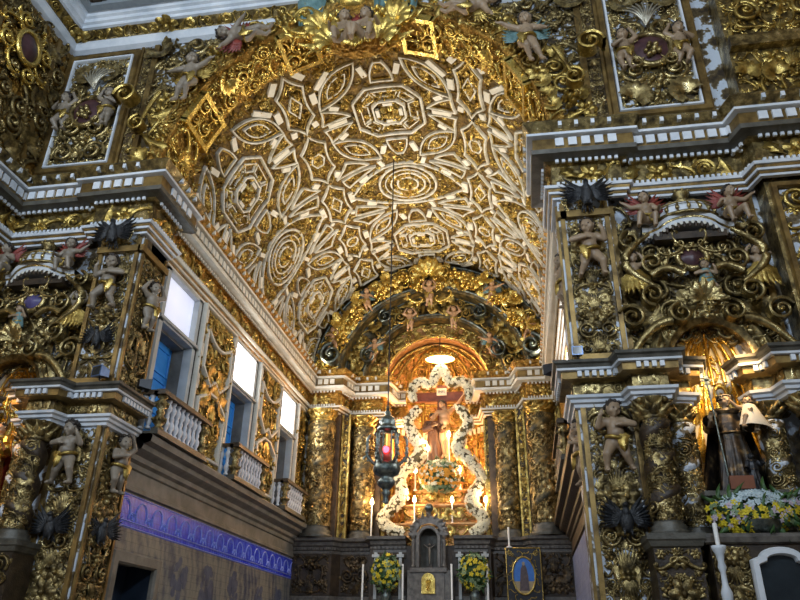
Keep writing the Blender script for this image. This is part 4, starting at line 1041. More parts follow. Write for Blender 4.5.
        m.mapped(T).build('pediment_limb', 'gold_dim', al, smooth=True); m = MB(); m.tube(np.stack([2.88 + s * (.18 + .5 * t2), 10.0 + 0 * t2, 6.86 + .12 * np.sin(PI * t2)], 1), .06, 7)
        m.mapped(T).build('curved_limb', 'gold_dim', al, smooth=True); t3 = np.linspace(0, 1, 18); m = MB(); m.tube(np.stack([2.88 + s * (.62 + .42 * np.sin(PI * t3)), 9.97 + 0 * t3, 7.6 - .95 * t3], 1), .07 * (.5 + np.sin(PI * t3) * .5), 7); m.mapped(T).build('side_bracket', 'gold_dim', al, smooth=True)
    keep = lambda x, y: (abs(x - 2.88) > .35 or abs(y - 7.19) > .27) and not (abs(x - 2.88) < .75 and y < 5.9) and not (y > 7.5 and abs(x - 2.88) < .75)
    g = relief(1.78, 3.98, 5.5, 7.62, .27, seed + 40, True, 1, keep, 1.2, .8); g.merge(relief(1.8, 3.96, 5.5, 7.9, .16, seed + 140, True, 2, keep, .7)); g.mapped(lambda V: T(on_front(10.28)(V))).build('upper_carving', 'gold_old', al, smooth=True)
    g = relief(1.74, 4.02, 7.6, 8.4, .2, seed + 43, True, 1, lambda x, y: abs(x - 2.88) > .95, 1.0, .7); g.mapped(lambda V: T(on_front(10.28)(V))).build('corner_carving', 'gold_old', al, smooth=True)
    boxes('border_fillet', 'gold_flat', al, [(x - .05, x + .05, 10.2, 10.3, 5.48, 8.35) for x in (1.78, 3.96)], T)
    # cartouche
    m = MB(); a = np.linspace(0, 2 * PI, 20, endpoint=False); q = np.linspace(.02, 1, 6)[:, None]
    m.grid(np.stack([2.88 + .19 * q * np.cos(a) * (1 + .08 * np.cos(4 * a)), 10.08 - .07 * (1 - q ** 2) + 0 * a, 7.19 + .17 * q * np.sin(a) * (1 + .08 * np.cos(4 * a))], -1), closed_v=True)
    ca = m.mapped(T).build('cartouche', 'violet' if left else 'purple', al, smooth=True)
    m = MB(); m.tube(np.stack([2.88 + .22 * np.cos(a), 10.07 + 0 * a, 7.19 + .2 * np.sin(a)], 1), .05, 7, closed=True, up=(0, 1, 0))
    for s in (-1, 1):
        for k, (dx, dz, ro) in enumerate(((.3, .16, .4), (.3, -.16, 2.2), (.12, .3, 1.5))): put(m, 'c', 2.88 + s * dx, 7.19 + dz, .17, s * (ro - PI / 2), .15, s < 0, 0, k, .2, on_front(10.2))
    m.mapped(T).build('cartouche_scrollwork', 'gold_dim', ca, smooth=True)
    # crown canopy above
    cz = 7.66
    t = np.linspace(-1, 1, 33); arch = np.stack([2.9 + .7 * t, cz + .13 * np.clip(np.cos(t * PI * .78), 0, 1) ** .7], 1); dep = .34 * np.clip(1 - np.abs(t) ** 3, .35, 1)
    def bar_(d0, d1, z0, z1, mat, nm, par):
        b = MB(); b.grid(np.stack([np.c_[arch[:, 0], 10.25 - dep - o, arch[:, 1] + z] for o, z in ((-.3, z0), (d0, z0), (d1, z1), (-.3, z1))], 1), closed_v=True); return b.mapped(T).build(nm, mat, par, sharp=35)
    cr = bar_(.0, .02, -.04, .02, 'white_cool', 'crown_canopy', al)
    bar_(.03, .04, .02, .05, 'gold_dim', 'canopy_fillet', cr); bar_(.05, .08, .05, .11, 'white_cool', 'canopy_cornice', cr); bar_(.09, .07, .11, .135, 'gold_dim', 'canopy_bead', cr)
    m = MB()
    for i in range(1, 32, 2): m.ball((arch[i, 0], 10.25 - dep[i] - .02, arch[i, 1] - .06), (.028, .015, .035), 6, 5)
    m.mapped(T).build('valance_drop', 'white', cr)
    m = MB()
    for i in range(0, 33, 2): m.ball((arch[i, 0], 10.26 - dep[i], arch[i, 1] - .07), (.03, .02, .06), 6, 5)
    m.box(2.35, 3.45, 10.0, 10.28, 7.5, 7.62); m.mapped(T).build('canopy_shade_block', 'dark_wood', cr)  # solid dark block and beads stand in for shade under the canopy
    m = MB(); a = np.linspace(PI, 2 * PI, 25)[None, :]; q = np.linspace(0, 1, 9)[:, None]
    m.grid(np.stack([2.9 + .48 * np.cos(q * PI / 2) ** .55 * np.cos(a), 10.22 + .42 * np.cos(q * PI / 2) ** .55 * np.sin(a), 7.88 + .34 * np.sin(q * PI / 2) + 0 * a], -1)); dm = m.mapped(T).build('crown_dome', 'white_cool', cr, smooth=True)
    m = MB()
    for i in range(9):
        b = PI + PI * (i + .5) / 9; tt = np.linspace(0, 1.4, 8); m.tube(np.stack([2.9 + .49 * np.cos(tt) ** .55 * np.cos(b), 10.22 + .43 * np.cos(tt) ** .55 * np.sin(b), 7.88 + .35 * np.sin(tt)], 1), .018, 5)
        m.ball((2.9 + .5 * math.cos(b), 10.22 + .44 * math.sin(b), 7.97), (.035, .03, .045), 7, 5)
    m.tube(np.stack([2.9 + .5 * np.cos(a[0]), 10.22 + .44 * np.sin(a[0]), 7.87 + 0 * a[0]], 1), .03, 6); m.tube(np.stack([2.9 + .5 * np.cos(a[0]), 10.22 + .44 * np.sin(a[0]), 8.06 + 0 * a[0]], 1), .016, 6)
    m.mapped(T).build('crown_stud', 'gold_dim', dm, smooth=True)
    m = MB(); m.lathe([(.02, 8.18), (.13, 8.2), (.14, 8.23), (.09, 8.26), (.1, 8.3), (.15, 8.38), (.12, 8.42), (.02, 8.46)], (2.9, 10.12, 0), 14)
    for i in range(8): m.ball((2.9 + .14 * math.cos(i * PI / 4), 10.12 + .14 * math.sin(i * PI / 4), 8.41), .028, 6, 4)
    m.ball((2.9, 10.12, 8.48), .04, 7, 5); m.mapped(T).build('crown_finial', 'gold_old', dm, smooth=True)
    # predella below the niche
    m = MB(); m.box(2.2, 3.56, 9.98, 10.3, 0, 2.85); m.mapped(T).build('predella', 'dark_wood', al)
    m = MB(); m.sweep([(2.4, 10.3), (2.45, 9.86), (3.31, 9.86), (3.36, 10.3)], [(0, 3.38), (.04, 3.4), (.05, 3.46), (.1, 3.48), (.1, 3.54), (0, 3.56)]); m.box(2.4, 3.36, 9.86, 10.4, 3.5, 3.56); m.mapped(T).build('statue_shelf', 'grey_mould', al)
    g = relief(2.16, 3.6, 2.86, 3.4, .18, seed + 50, True, 1); g.mapped(lambda V: T(on_front(10.2)(V))).build('shelf_carving', 'gold_old', al, smooth=True)
    g = relief(2.2, 3.56, 1.4, 2.8, .24, seed + 51, True, 1, lambda x, y: abs(x - 3.05) > .42); g.mapped(lambda V: T(on_front(9.98)(V))).build('predella_carving', 'gold_old', al, smooth=True)
    M['plume_silver'] = M.get('plume_silver') or mat_noise('silvered plume', [(.3, (.3, .27, .2)), (.7, (.6, .56, .45))], 9, .35, .7)
    # ---- attic panel with its shield
    pn = thing('carved_relief', f'framed attic relief panel with shield and plume above the {side} side altar', 'panel', P3(2.9, 10.3, 10.2))
    x0, x1, z0, z1 = 2.12, 3.7, 10.25, 13.35
    m = MB(); m.box(x0, x1, 10.24, 10.3, z0, z1); m.mapped(T).build('panel_board', 'mixed', pn)
    m = MB(); frame_bar(m, [(x0, z0), (x1, z0), (x1, z1), (x0, z1)], .13, .1, lambda V: T(on_front(10.26)(V))); m.build('panel_frame', 'gold_flat', pn)
    m = MB(); frame_bar(m, [(x0 + .1, z0 + .1), (x1 - .1, z0 + .1), (x1 - .1, z1 - .1), (x0 + .1, z1 - .1)], .05, .08, lambda V: T(on_front(10.24)(V))); m.build('panel_border', 'white_cool', pn)
    keep = lambda x, y: not (abs(x - 2.9) < .42 and abs(y - 11.75) < .4) and not (abs(x - 2.9) < .3 and 12.3 < y < 12.95)
    g = relief(x0 + .12, x1 - .12, z0 + .12, z1 - .15, .3, seed + 60, True, 1, keep, 1.1, .6); g.merge(relief(x0 + .1, x1 - .1, z0 + .1, z1 - .1, .15, seed + 160, True, 2, keep, .5, .6)); g.mapped(lambda V: T(on_front(10.24)(V))).build('panel_carving', 'gold_dim', pn, smooth=True)
    m = MB(); a = np.linspace(0, 2 * PI, 20, endpoint=False); q = np.linspace(.02, 1, 6)[:, None]
    m.grid(np.stack([2.9 + .34 * q * np.cos(a), 10.14 - .08 * (1 - q ** 2) + 0 * a, 11.72 + .36 * q * np.sin(a) * (1 - .1 * np.sin(a))], -1), closed_v=True); sh = m.mapped(T).build('shield', 'purple', pn, smooth=True)
    m = MB(); m.tube(np.stack([2.9 + .37 * np.cos(a), 10.12 + 0 * a, 11.72 + .38 * np.sin(a) * (1 - .1 * np.sin(a))], 1), .06, 7, closed=True, up=(0, 1, 0))
    put(m, 'fruit', 2.9, 11.6, .2, 0, .02, False, 0, 1, .2, on_front(10.08))
    for s in (-1, 1): put(m, 'c', 2.9 + s * .36, 12.05, .22, s * -1.2, .05, s < 0, 0, 1, .25, on_front(10.16)); put(m, 'spiral', 2.9 + s * .32, 11.34, .17, 0, .05, s < 0, 0, 1, .25, on_front(10.16))
    m.mapped(T).build('shield_scrollwork', 'gold_dim', sh, smooth=True)
    m = MB()
    for i in range(9):
        b = (i - 4) * .17; t2 = np.linspace(0, 1, 9); m.tube(np.stack([2.9 + .5 * t2 * np.sin(b * (1 + .3 * t2)), 10.14 - .1 * np.sin(PI * t2), 12.32 + .6 * t2 * np.cos(b)], 1), .028 * (1 - .4 * t2), 5)
    m.mapped(T).build('plume', 'plume_silver', pn, smooth=True)
    # pilaster strips either side of the panel
    st = thing('carved_pilaster', f'gilded attic pilaster strip between the {side} panel and the arch', 'pilaster', P3(1.85, 10.3, 9.9))
    boxes('gilded_bar', 'gold_flat', st, [(1.62, 1.74, 10.2, 10.3, 9.8, 13.5), (2.0, 2.06, 10.22, 10.3, 9.8, 13.5)], T)
    m = MB(); m.box(1.74, 2.0, 10.27, 10.3, 9.8, 13.5); m.mapped(T).build('pilaster_board', 'brown_wood', st)
    g = relief(1.74, 2.0, 9.85, 13.4, .14, seed + 70, True, 1); g.mapped(lambda V: T(on_front(10.27)(V))).build('strip_carving', 'gold_old', st, smooth=True)
    return al
build_side(True); build_side(False)

# right-hand end: forward pilaster beyond the corner
pr = thing('carved_pilaster', 'broad gilded pilaster with framed cherub panel at the far right edge', 'pilaster', (4.9, 10.1, 0))
m = MB(); m.box(4.12, 6.4, 9.9, 10.3, 0, 14.4); m.build('pilaster_board', 'gold_old', pr)
m = MB(); frame_bar(m, [(4.22, 5.6), (5.2, 5.6), (5.2, 8.25), (4.22, 8.25)], .1, .1, on_front(9.9)); m.build('panel_frame', 'gold_flat', pr); m = MB(); m.box(4.12, 6.4, 9.72, 9.9, 11.15, 11.4); m.build('string_course', 'gold_old', pr)
m = MB(); m.box(4.3, 5.12, 9.88, 9.9, 5.7, 8.18); m.build('panel_ground', 'mixed', pr)
for nm, b, s, sd in (('panel_carving', (4.28, 5.14, 5.66, 8.2), .24, 1), ('upper_carving', (4.14, 6.0, 9.9, 11.12), .26, 2), ('attic_carving', (4.14, 6.0, 11.45, 13.3), .28, 3), ('lower_carving', (4.14, 6.0, 1.4, 4.7), .26, 4)):
    g = relief(*b, s, 300 + sd, True, 1); g.mapped(on_front(9.9)).build(nm, 'gold', pr, smooth=True)

# carved fields of the triumphal wall and the nave side wall
wf = bpy.data.objects['wall_front']; ov = 14
def field(x, y): return math.hypot(x - AX, y - ZS) > 4.55 and not (1.55 < abs(x - AX) - 2.8 + 0 and False) and not (4.35 < abs(x - AX) < 6.65)
g = relief(-9.35, 3.75, 9.85, 13.6, .33, 77, True, 1, field, 1.2, .6); g.merge(relief(-9.35, 3.75, 9.85, 13.6, .19, 177, True, 2, field, .6, .5)); g.mapped(on_front(10.3)).build('spandrel_carving', 'gold_old', wf, smooth=True)
g = relief(-9.38, -9.1 + .3, 9.85, 13.6, .15, 78, False, 1); 
boxes('corner_bar', 'gold_flat', wf, [(x0, x1, 10.18, 10.3, 9.8, 13.5) for x0, x1 in ((-9.38, -9.32), (3.72, 3.78))])
wn = bpy.data.objects['wall_nave_left']
g = relief(6.6, 10.25, 9.9, 13.55, .3, 79, True, 1, lambda x, y: math.hypot(x - 8.9, y - 12.35) > .5, 1.2); g.mapped(on_left(-9.4)).build('wall_carving', 'gold_old', wn, smooth=True)
boxes('wall_fillet', 'gold_flat', wn, [(-9.42, -9.32, y - .05, y + .05, 9.8, 13.5) for y in (9.75, 8.2)])
ct = thing('cartouche', 'oval purple cartouche in bright gilded scrolls on the upper left nave wall', 'cartouche', (-9.4, 8.9, 12.35))
m = MB(); a = np.linspace(0, 2 * PI, 20, endpoint=False); q = np.linspace(.02, 1, 6)[:, None]
m.grid(np.stack([-9.2 + .1 * (1 - q ** 2) + 0 * a, 8.9 + .27 * q * np.cos(a), 12.35 + .33 * q * np.sin(a)], -1), closed_v=True); m.build('shield', 'purple', ct, smooth=True)
m = MB(); m.tube(np.stack([-9.2 + 0 * a, 8.9 + .3 * np.cos(a), 12.35 + .36 * np.sin(a)], 1), .06, 7, closed=True, up=(1, 0, 0))
for k in range(8):
    b = k * PI / 4 + .39; put(m, ('spiral', 'c')[k % 2], 8.9 + .55 * math.cos(b), 12.35 + .58 * math.sin(b), .22, b, .1, k % 2 == 0, 0, k, .3, on_left(-9.4))
m.build('scrollwork', 'gold_bright', ct, smooth=True)

# ------------------------------------------------------------------ triumphal arch
ac = thing('carved_arch', 'broad gilded arch at the mouth of the chancel vault', 'arch', (AX, 10.5, ZS))
m = MB(); th = np.linspace(-PI / 2, PI / 2, 60)
G = [(RA + .35, 10.32), (RA + .3, 9.98), (RA + .02, 9.98), (RA, 10.0), (RA, 11.0), (RA + .35, 11.02)]
m.grid(np.stack([np.stack([AX + r * np.sin(th), y + 0 * th, ZS + r * np.cos(th)], 1) for r, y in G], 1)); m.build('arch_ring', 'gold_ground', ac, sharp=40)
g = relief(-5.7, 5.7, 10.05, 10.95, .26, 81, True, 1, None, 1.5, 1.2); g.mapped(on_soffit(AX, ZS, RA)).build('soffit_carving', 'gold_bright', ac, smooth=True)
for k in (-3, -1, 1, 3):
    b = k * .37; m = MB()
    for da in (-.1, .1):
        s0 = (b + da) * RA; m.merge(MB(), IDENT); Q = np.array([(s0 - .05, 10.0, 0), (s0 + .05, 10.0, 0), (s0 + .05, 11.02, 0), (s0 - .05, 11.02, 0)]); Q2 = Q + (0, 0, .16)
        V = on_soffit(AX, ZS, RA)(np.vstack([Q, Q2])); m.add(V, [(0, 1, 5, 4), (1, 2, 6, 5), (2, 3, 7, 6), (3, 0, 4, 7), (4, 5, 6, 7)])
    Q = np.array([(b - .1) * RA, (b + .1) * RA])
    for y in (10.05, 10.95):
        V = on_soffit(AX, ZS, RA)(np.array([(Q[0], y - .05, 0), (Q[1], y - .05, 0), (Q[1], y + .05, 0), (Q[0], y + .05, 0), (Q[0], y - .05, .15), (Q[1], y - .05, .15), (Q[1], y + .05, .15), (Q[0], y + .05, .15)], float)); m.add(V, [(0, 1, 5, 4), (1, 2, 6, 5), (2, 3, 7, 6), (3, 0, 4, 7), (4, 5, 6, 7)])
    m.build('gilded_frame', 'gold_bright', ac)
def pol(V): return on_polar(AX, ZS, 9.98)(V)
m = MB(); r_ = random.Random(4)
for ring, (R, s) in enumerate(((RA + .18, .2), (RA + .52, .27), (RA + .78, .24))):
    n = int(PI * R / (s * 1.5))
    for i in range(n + 1):
        b = -PI / 2 + PI * i / n; x, y = AX + R * math.sin(b), ZS + R * math.cos(b)
        put(m, r_.choice(('spiral', 'c', 'leaf', 'shell', 'fruit', 'rose', 's')), x, y, s * r_.uniform(.85, 1.15), -b + r_.uniform(-.6, .6), .0, b > 0, 1, r_.randrange(9), s * 1.4, on_front(10.0 + .14 * ring))
m.build('face_carving', 'gold', ac, smooth=True)
for s in (-1, 1):
    for R, b0, b1, w in ((RA + .66, 1.12, 1.3, .05),):
        t2 = np.linspace(b0, b1, 14) * s; m = MB(); m.tube(np.stack([AX + R * np.sin(t2), 9.82 + 0 * t2, ZS + R * np.cos(t2)], 1), w * (1 - .4 * np.linspace(0, 1, 14)), 7); e = t2[0]
        volute(m, AX + R * math.sin(t2[-1]), ZS + R * math.cos(t2[-1]) - .12, 9.8, .2, .22, 1.5, s > 0, PI / 2); m.build('arch_scroll', 'gold', ac, sharp=50)
    m = MB(); volute(m, AX + s * 4.55, ZS + 1.75, 9.75, .26, .3, 1.5, s < 0, 0); m.build('arch_scroll', 'gold', ac, sharp=50)
# coat of arms group at the crown of the arch
coat = thing('coat_of_arms', 'gilded shell base of the coat of arms at the crown of the arch', 'ornament', (AX, 9.9, 13.0))
m = MB()
for s in (-1, 1): put(m, 'shell', AX + .2 + s * .5, 12.3, .4, s * -.5, .1, s < 0, 0, 1, .6, on_front(9.75)); put(m, 'fruit', AX + .2 + s * .35, 12.75, .34, s * -.5, .1, s < 0, 0, 1, .6, on_front(9.8)); put(m, 'shell', AX + .2 + s * .8, 12.75, .36, s * -.8, .1, s < 0, 0, 1, .6, on_front(9.8)); put(m, 'leaf', AX + .2 + s * .85, 12.15, .3, s * -2.2, .1, s < 0, 0, 1, .5, on_front(9.8)); put(m, 'spiral', AX + s * .95, 13.25, .3, 0, .1, s < 0, 0, 1, .5, on_front(9.95)); put(m, 'c', AX + s * 1.0, 12.95, .35, s * .5, .1, s < 0, 0, 1, .5, on_front(9.95)); put(m, 'fruit', AX + s * .75, 12.82, .24, 0, .2, False, 0, 1, .35, on_front(9.95))
put(m, 'fan', AX + .2, 12.15, .35, PI, .15, False, 0, 1, .6, on_front(9.8)); m.build('shell_base', 'gold_bright', coat, smooth=True)
m = MB(); m.lathe([(.02, 0), (.3, .02), (.42, .2), (.4, .5), (.2, .62), (.02, .64)], (AX, 10.05, 13.42), 18); m.build('shield', 'gold_bright', coat, smooth=True); m = MB(); m.grid(np.stack([np.stack([AX + .2 + q * np.cos(np.linspace(0, PI, 15)[::-1]) * 1.1, np.full(15, 9.9 + e), 13.6 - q * 1.35 * np.sin(np.linspace(0, PI, 15))], 1) for q, e in ((.02, -.1), (.5, -.12), (.9, -.02), (.95, .25))], 1)); m.build('keystone_body', 'gold_ground', coat, smooth=True)
for s in (-1, 1):
    m = MB()
    for i in range(7):
        G = leaf_grid(.95, .3, 7, 5, 1, .1, 0, .12).reshape(-1, 3); b = (i - 3) * .16
        m.grid(np.stack([AX + s * (.62 + .09 * i) + G[:, 0] + .2 * b, 9.85 - G[:, 2], 13.9 - G[:, 1]], -1).reshape(7, 5, 3))
    m.build('drapery', 'blue_cloth', coat, smooth=True)

# ------------------------------------------------------------------ carved figures of the front wall
GRP = None
for left in (True, False):
    s = 'left' if left else 'right'; pxx = (lambda x: -5.6 - x) if left else (lambda x: x); F = left
    sk = 'skin_grey' if left else 'skin'
    inner, outer = ('right', 'left') if left else ('left', 'right')
    cherub('cherub_statue', f'seated red-winged cherub beside the crown of the {s} side altar, nearer the chancel', (pxx(2.28), 9.92, 7.6), .84, 'seat', flip=(not F), wings='red_wing', skin=sk)
    cherub('cherub_statue', f'seated red-winged cherub beside the crown of the {s} side altar, farther from the chancel', (pxx(3.55), 9.92, 7.6), .84, 'seat', flip=F, wings='red_wing', skin=sk)
    cherub('cherub_statue', f'half cherub in gilded leaves below the {s} altar crown, chancel side', (pxx(1.98), 10.08, 6.62), .72, 'atlas', flip=F, skin=sk, skirt=True)
    cherub('cherub_statue', f'half cherub in gilded leaves below the {s} altar crown, outer side', (pxx(3.82), 10.08, 6.62), .72, 'atlas', flip=not F, skin=sk, skirt=True)
    cherub('cherub_statue', f'cherub standing on the upper front panel of the {s} pier', (pxx(1.32), 9.86, 6.85), 1.05, 'stride', flip=F, skin=sk)
    cherub('cherub_statue', f'cherub with folded arms on the lower front panel of the {s} pier', (pxx(1.36), 9.86, 3.85), 1.0, 'stride', flip=not F, skin=sk)
    cherub('cherub_statue', f'cherub on the lower inner face of the {s} pier towards the chancel', (pxx(.76 if left else .93), 10.42, 3.8), .95, 'reach', flip=F, rotz=(rad(70) if left else rad(-70)), skin=sk)
    cherub('cherub_statue', f'cherub on the upper inner face of the {s} pier towards the chancel', (pxx(.76 if left else .93), 10.42, 6.65), .95, 'atlas', flip=F, rotz=(rad(70) if left else rad(-70)), skin=sk)
    cherub('cherub_statue', f'cherub holding the shield of the {s} attic panel on its {"right" if left else "left"}', (pxx(2.42), 10.08, 11.2), 1.0, 'reach', flip=not F, wings=None, skin=sk)
    cherub('cherub_statue', f'cherub holding the shield of the {s} attic panel on its {"left" if left else "right"}', (pxx(3.42), 10.08, 11.2), 1.0, 'reach', flip=F, wings=None, skin=sk)
    cherub('cherub_statue', f'winged cherub standing on the {s} shoulder of the chancel arch', (-6.05 if left else .64, 9.7, 11.35), 1.16, 'fly', flip=left, wings='blue_cloth' if not left else 'gold', skin=sk)
    cherub('cherub_statue', f'flying cherub lying along the {s} upper curve of the chancel arch', (-4.5 if left else -.9, 9.68, 12.8), 1.15, 'fly', flip=not left, roll=(rad(-80) if left else rad(80)), wings='red_wing' if left else 'gold', skin=sk)
    eagle('eagle_statue', f'black eagle with spread wings on top of the {s} pier frame under the cornice', (pxx(1.36), 9.72, 8.05), .72)
    eagle('eagle_statue', f'black eagle low on the front panel of the {s} pier', (pxx(1.36), 9.86, 3.0), .62, .7)
    if left:
        eagle('eagle_statue', 'black eagle low on the inner face of the left pier', (pxx(.8), 10.35, 3.0), .6, .7).rotation_euler = (0, 0, rad(60)); eagle('eagle_statue', 'black eagle in the middle of the left pier front above the entablature', (pxx(1.3), 9.86, 6.1), .55, .7)
    # child bust under the cartouche
    mb_ = POSES['atlas']
    b = cherub('bust_statue', f'small crowned bust in blue green dress under the {s} altar shield', (pxx(3.0), 9.98, 6.45), .62, 'stride', skin='skin')
    m = MB(); t = np.linspace(0, 1, 8)[:, None]; a = np.linspace(0, 2 * PI, 24, endpoint=False)[None, :]
    m.grid(np.stack([(.2 - .1 * t + .03 * np.cos(6 * a) * (1 - t)) * np.cos(a), (.17 - .08 * t) * np.sin(a), .3 + .44 * t + 0 * a], -1), closed_v=True); d = m.build('dress', 'blue_cloth', None, smooth=True); d.parent = b
    m = MB()
    for i in range(9): m.ball((.085 * math.cos(i * .7), .085 * math.sin(i * .7) - .03, .99), (.022, .022, .045), 6, 4)
    d = m.build('crown', 'gold', None); d.parent = b
for k, (x, f_) in enumerate(((-2.86, False), (-2.38, True))):
    cherub('cherub_statue', f'pale cherub sitting on the shell at the crown of the arch, {("left", "right")[k]} of the pair', (x, 9.5, 11.92), 1.12, 'seat', flip=f_, wings='red_wing', skin='skin')
cherub('cherub_statue', 'cherub in the framed panel of the pilaster at the far right edge', (4.72, 9.78, 6.9), .85, 'reach', skin='skin')
# ------------------------------------------------------------------ high altarpiece at the end of the chancel
HX = -2.6
ha = thing('high_altarpiece', 'tall gilded high altarpiece stepping back round an arched niche at the end of the chancel', 'altarpiece', (HX, 21, 0))
M['apse_glow_paint'] = mat_noise('red gold with painted niche glow', [(.3, (.42, .19, .07)), (.5, (.62, .33, .13)), (.7, (.75, .48, .22))], 6, .42, .6, .5, 30, .04)  # orange glow of the niche is put into this base colour
# stepped back boards
pl = [(XL, 21.05), (-5.5, 21.05), (-5.4, 21.85), (-4.32, 21.85), (-4.2, 22.75)]
for P in (pl, [(2 * HX - x, y) for x, y in pl][::-1]):
    P = [(min(x, XR), y) for x, y in P]; m = MB()
    m.grid(np.stack([np.c_[np.array(P), np.full(len(P), z)] for z in (3.0, 8.5)], 1)); m.build('back_board', 'brown_wood', ha)
# columns, twisted, in front of the boards
for i, (x, y, r) in enumerate(((-6.02, 20.75, .37), (-4.85, 21.6, .33), (-.3, 21.6, .33), (.72, 20.75, .37))):
    column(ha, x, y, r, 4.55, 8.38, 400 + i, IDENT, 2, 'gold_old', 'gold', 'archivolt_paint', .6, None, 1.8, .25)
# carved pilaster strips between them
c = MB(); fl = []
for x, y, w in ((-5.33, 21.2, .22), (-4.3, 22.0, .2), (.13, 21.2, .22), (-.9, 22.0, .2), (-6.52, 20.95, .1), (1.24, 20.95, .1)):
    fl += [(x + e - .028, x + e + .028, y - .06, y + .1, 4.5, 8.4) for e in (-w / 2, w / 2)]
    g = relief(x - w / 2, x + w / 2, 4.55, 8.35, .15, int(x * 10) + 500, True, 2); c.merge(g.mapped(on_front(y)))
    if w > .15: boxes('strip_board', 'dark_wood', ha, [(x - w / 2, x + w / 2, y, y + .1, 4.5, 8.4)])
boxes('gilded_fillet', 'gold', ha, fl); c.build('strip_carving', 'gold', ha, smooth=True)
# archivolts stepping back
for k, (R, y, w, d) in enumerate(((3.55, 21.1, .5, .5), (2.75, 21.75, .42, .5), (2.1, 22.4, .3, .4))):
    m = MB(); th = np.linspace(-PI / 2, PI / 2, 48); sec = [(w, .1), (w, d), (-w, d), (-w, .05), (-w * .7, 0), (-w * .3, .08), (w * .3, .08), (w * .7, 0)]
    m.grid(np.stack([np.stack([HX + (R + o) * np.sin(th), y + h + 0 * th, ZS - .15 + (R + o) * np.cos(th)], 1) for o, h in sec], 1), closed_v=True); ar = m.build('archivolt', ('archivolt_paint', 'archivolt_paint', 'apse_glow_paint')[k], ha, sharp=40)
    m = MB()
    for o in (-w * .78, w * .78): m.tube(np.stack([HX + (R + o) * np.sin(th), y - .03 + 0 * th, ZS - .15 + (R + o) * np.cos(th)], 1), .05, 6, up=(0, 1, 0))
    m.build('arch_rib', 'silver' if k < 2 else 'gold_bright', ar, smooth=True)
    m = MB(); r_ = random.Random(90 + k); s = w * .62; n = int(PI * R / (s * 1.15))
    for i in range(n + 1):
        b = -PI / 2 + PI * i / n
        for o in (-.35, .35):
            rr = R + o * w * (1 if (i % 2) else -1); put(m, r_.choice(('spiral', 'leaf', 'fruit', 'rose', 'c', 'shell')), HX + rr * math.sin(b), ZS - .15 + rr * math.cos(b), s * r_.uniform(.75, 1.1), r_.uniform(0, 6), .05, i % 2 == 0, 2, r_.randrange(9), s * 1.3, on_front(y))
    m.build('arch_carving', 'gold' if k else 'gold_bright', ar, smooth=True)
# lintel masses between the archivolts: heavy voluted consoles and a crown over the top
for b, R, y, s in ((-1.38, 3.3, 20.75, .38), (1.38, 3.3, 20.75, .38), (-1.2, 2.3, 21.5, .3), (1.2, 2.3, 21.5, .3), (-.62, 2.75, 21.5, .26), (.62, 2.75, 21.5, .26)):
    m = MB(); volute(m, HX + R * math.sin(b), ZS - .1 + R * math.cos(b), y, s, .35, 1.6, b > 0, PI / 2); m.build('scroll', 'silver', ha, sharp=50)
m = MB()
put(m, 'shell', HX, 13.2, .55, 0, .1, False, 0, 1, .8, on_front(20.85)); m.build('crest_shell', 'gold_bright', ha, smooth=True)
for s in (-1, 1):
    m = MB()
    for dx, dz, k, q in ((.5, 13.15, 'spiral', .3), (.85, 13.05, 'fruit', .26), (.35, 12.6, 'fruit', .22), (1.2, 12.9, 'rose', .24), (.5, 12.2, 'c', .3)): put(m, k, HX + s * dx, dz, q, s * .5, .1, s < 0, 1, 1, q * 1.5, on_front(20.85))
    m.build('crest_scrollwork', 'gold_bright', ha, smooth=True)
for b in (-1.15, -.85, -.5, .5, .85, 1.15):
    m = MB()
    for q in range(3): put(m, ('fruit', 'rose', 'shell')[q], HX + (3.3 + .22 * (q - 1)) * math.sin(b + .07 * (q - 1)), ZS + (3.3 + .22 * (q - 1)) * math.cos(b + .07 * (q - 1)), .27, q, .15, False, 1, q, .4, on_front(20.9))
    m.build('fruit_cluster', 'gold_bright', ha, smooth=True)
# niche: tall half-round with coffered half dome
m = MB(); a = np.linspace(0, PI, 28)[None, :]; z = np.linspace(4.4, 9.65, 10)[:, None]; r = 1.82
m.grid(np.stack([HX - r * np.cos(a) + 0 * z, 22.75 + 1.7 * np.sin(a) + 0 * z, z + 0 * a], -1))
t = np.linspace(0, PI / 2, 14)[:, None]; m.grid(np.stack([HX - r * np.cos(t) * np.cos(a), 22.75 + 1.7 * np.cos(t) * np.sin(a), 9.65 + 1.75 * np.sin(t) + 0 * a], -1))
ni = m.build('niche', 'apse_glow_paint', ha, smooth=True)
m = MB()
for zz in (6.6, 8.3, 8.7, 9.65):
    m.tube(np.stack([HX - (r - .05) * np.cos(a[0]), 22.75 + 1.65 * np.sin(a[0]), zz + 0 * a[0]], 1), .06, 6)
for i in range(9):
    b = PI * i / 8; m.tube([(HX - (r - .06) * math.cos(b), 22.75 + 1.64 * math.sin(b), q) for q in (4.4, 7, 9.65)], .06, 6)
    tt = np.linspace(0, 1.5, 12); m.tube(np.stack([HX - (r - .06) * np.cos(tt) * np.cos(b), 22.75 + 1.64 * np.cos(tt) * np.sin(b), 9.65 + 1.7 * np.sin(tt)], 1), .05, 6)
g = relief(-2.6, 2.6, 4.5, 9.6, .28, 601, True, 2, None, 1., .7)
m.merge(relief(-1.45, 1.45, .1, 1.35, .16, 602, True, 2, None, 1., .8).mapped(lambda V: np.stack([HX + (r - V[:, 2]) * np.cos(V[:, 1]) * np.sin(V[:, 0]), 22.75 + (1.7 - V[:, 2]) * np.cos(V[:, 1]) * np.cos(V[:, 0]), 9.65 + (1.75 - V[:, 2]) * np.sin(V[:, 1])], -1)))
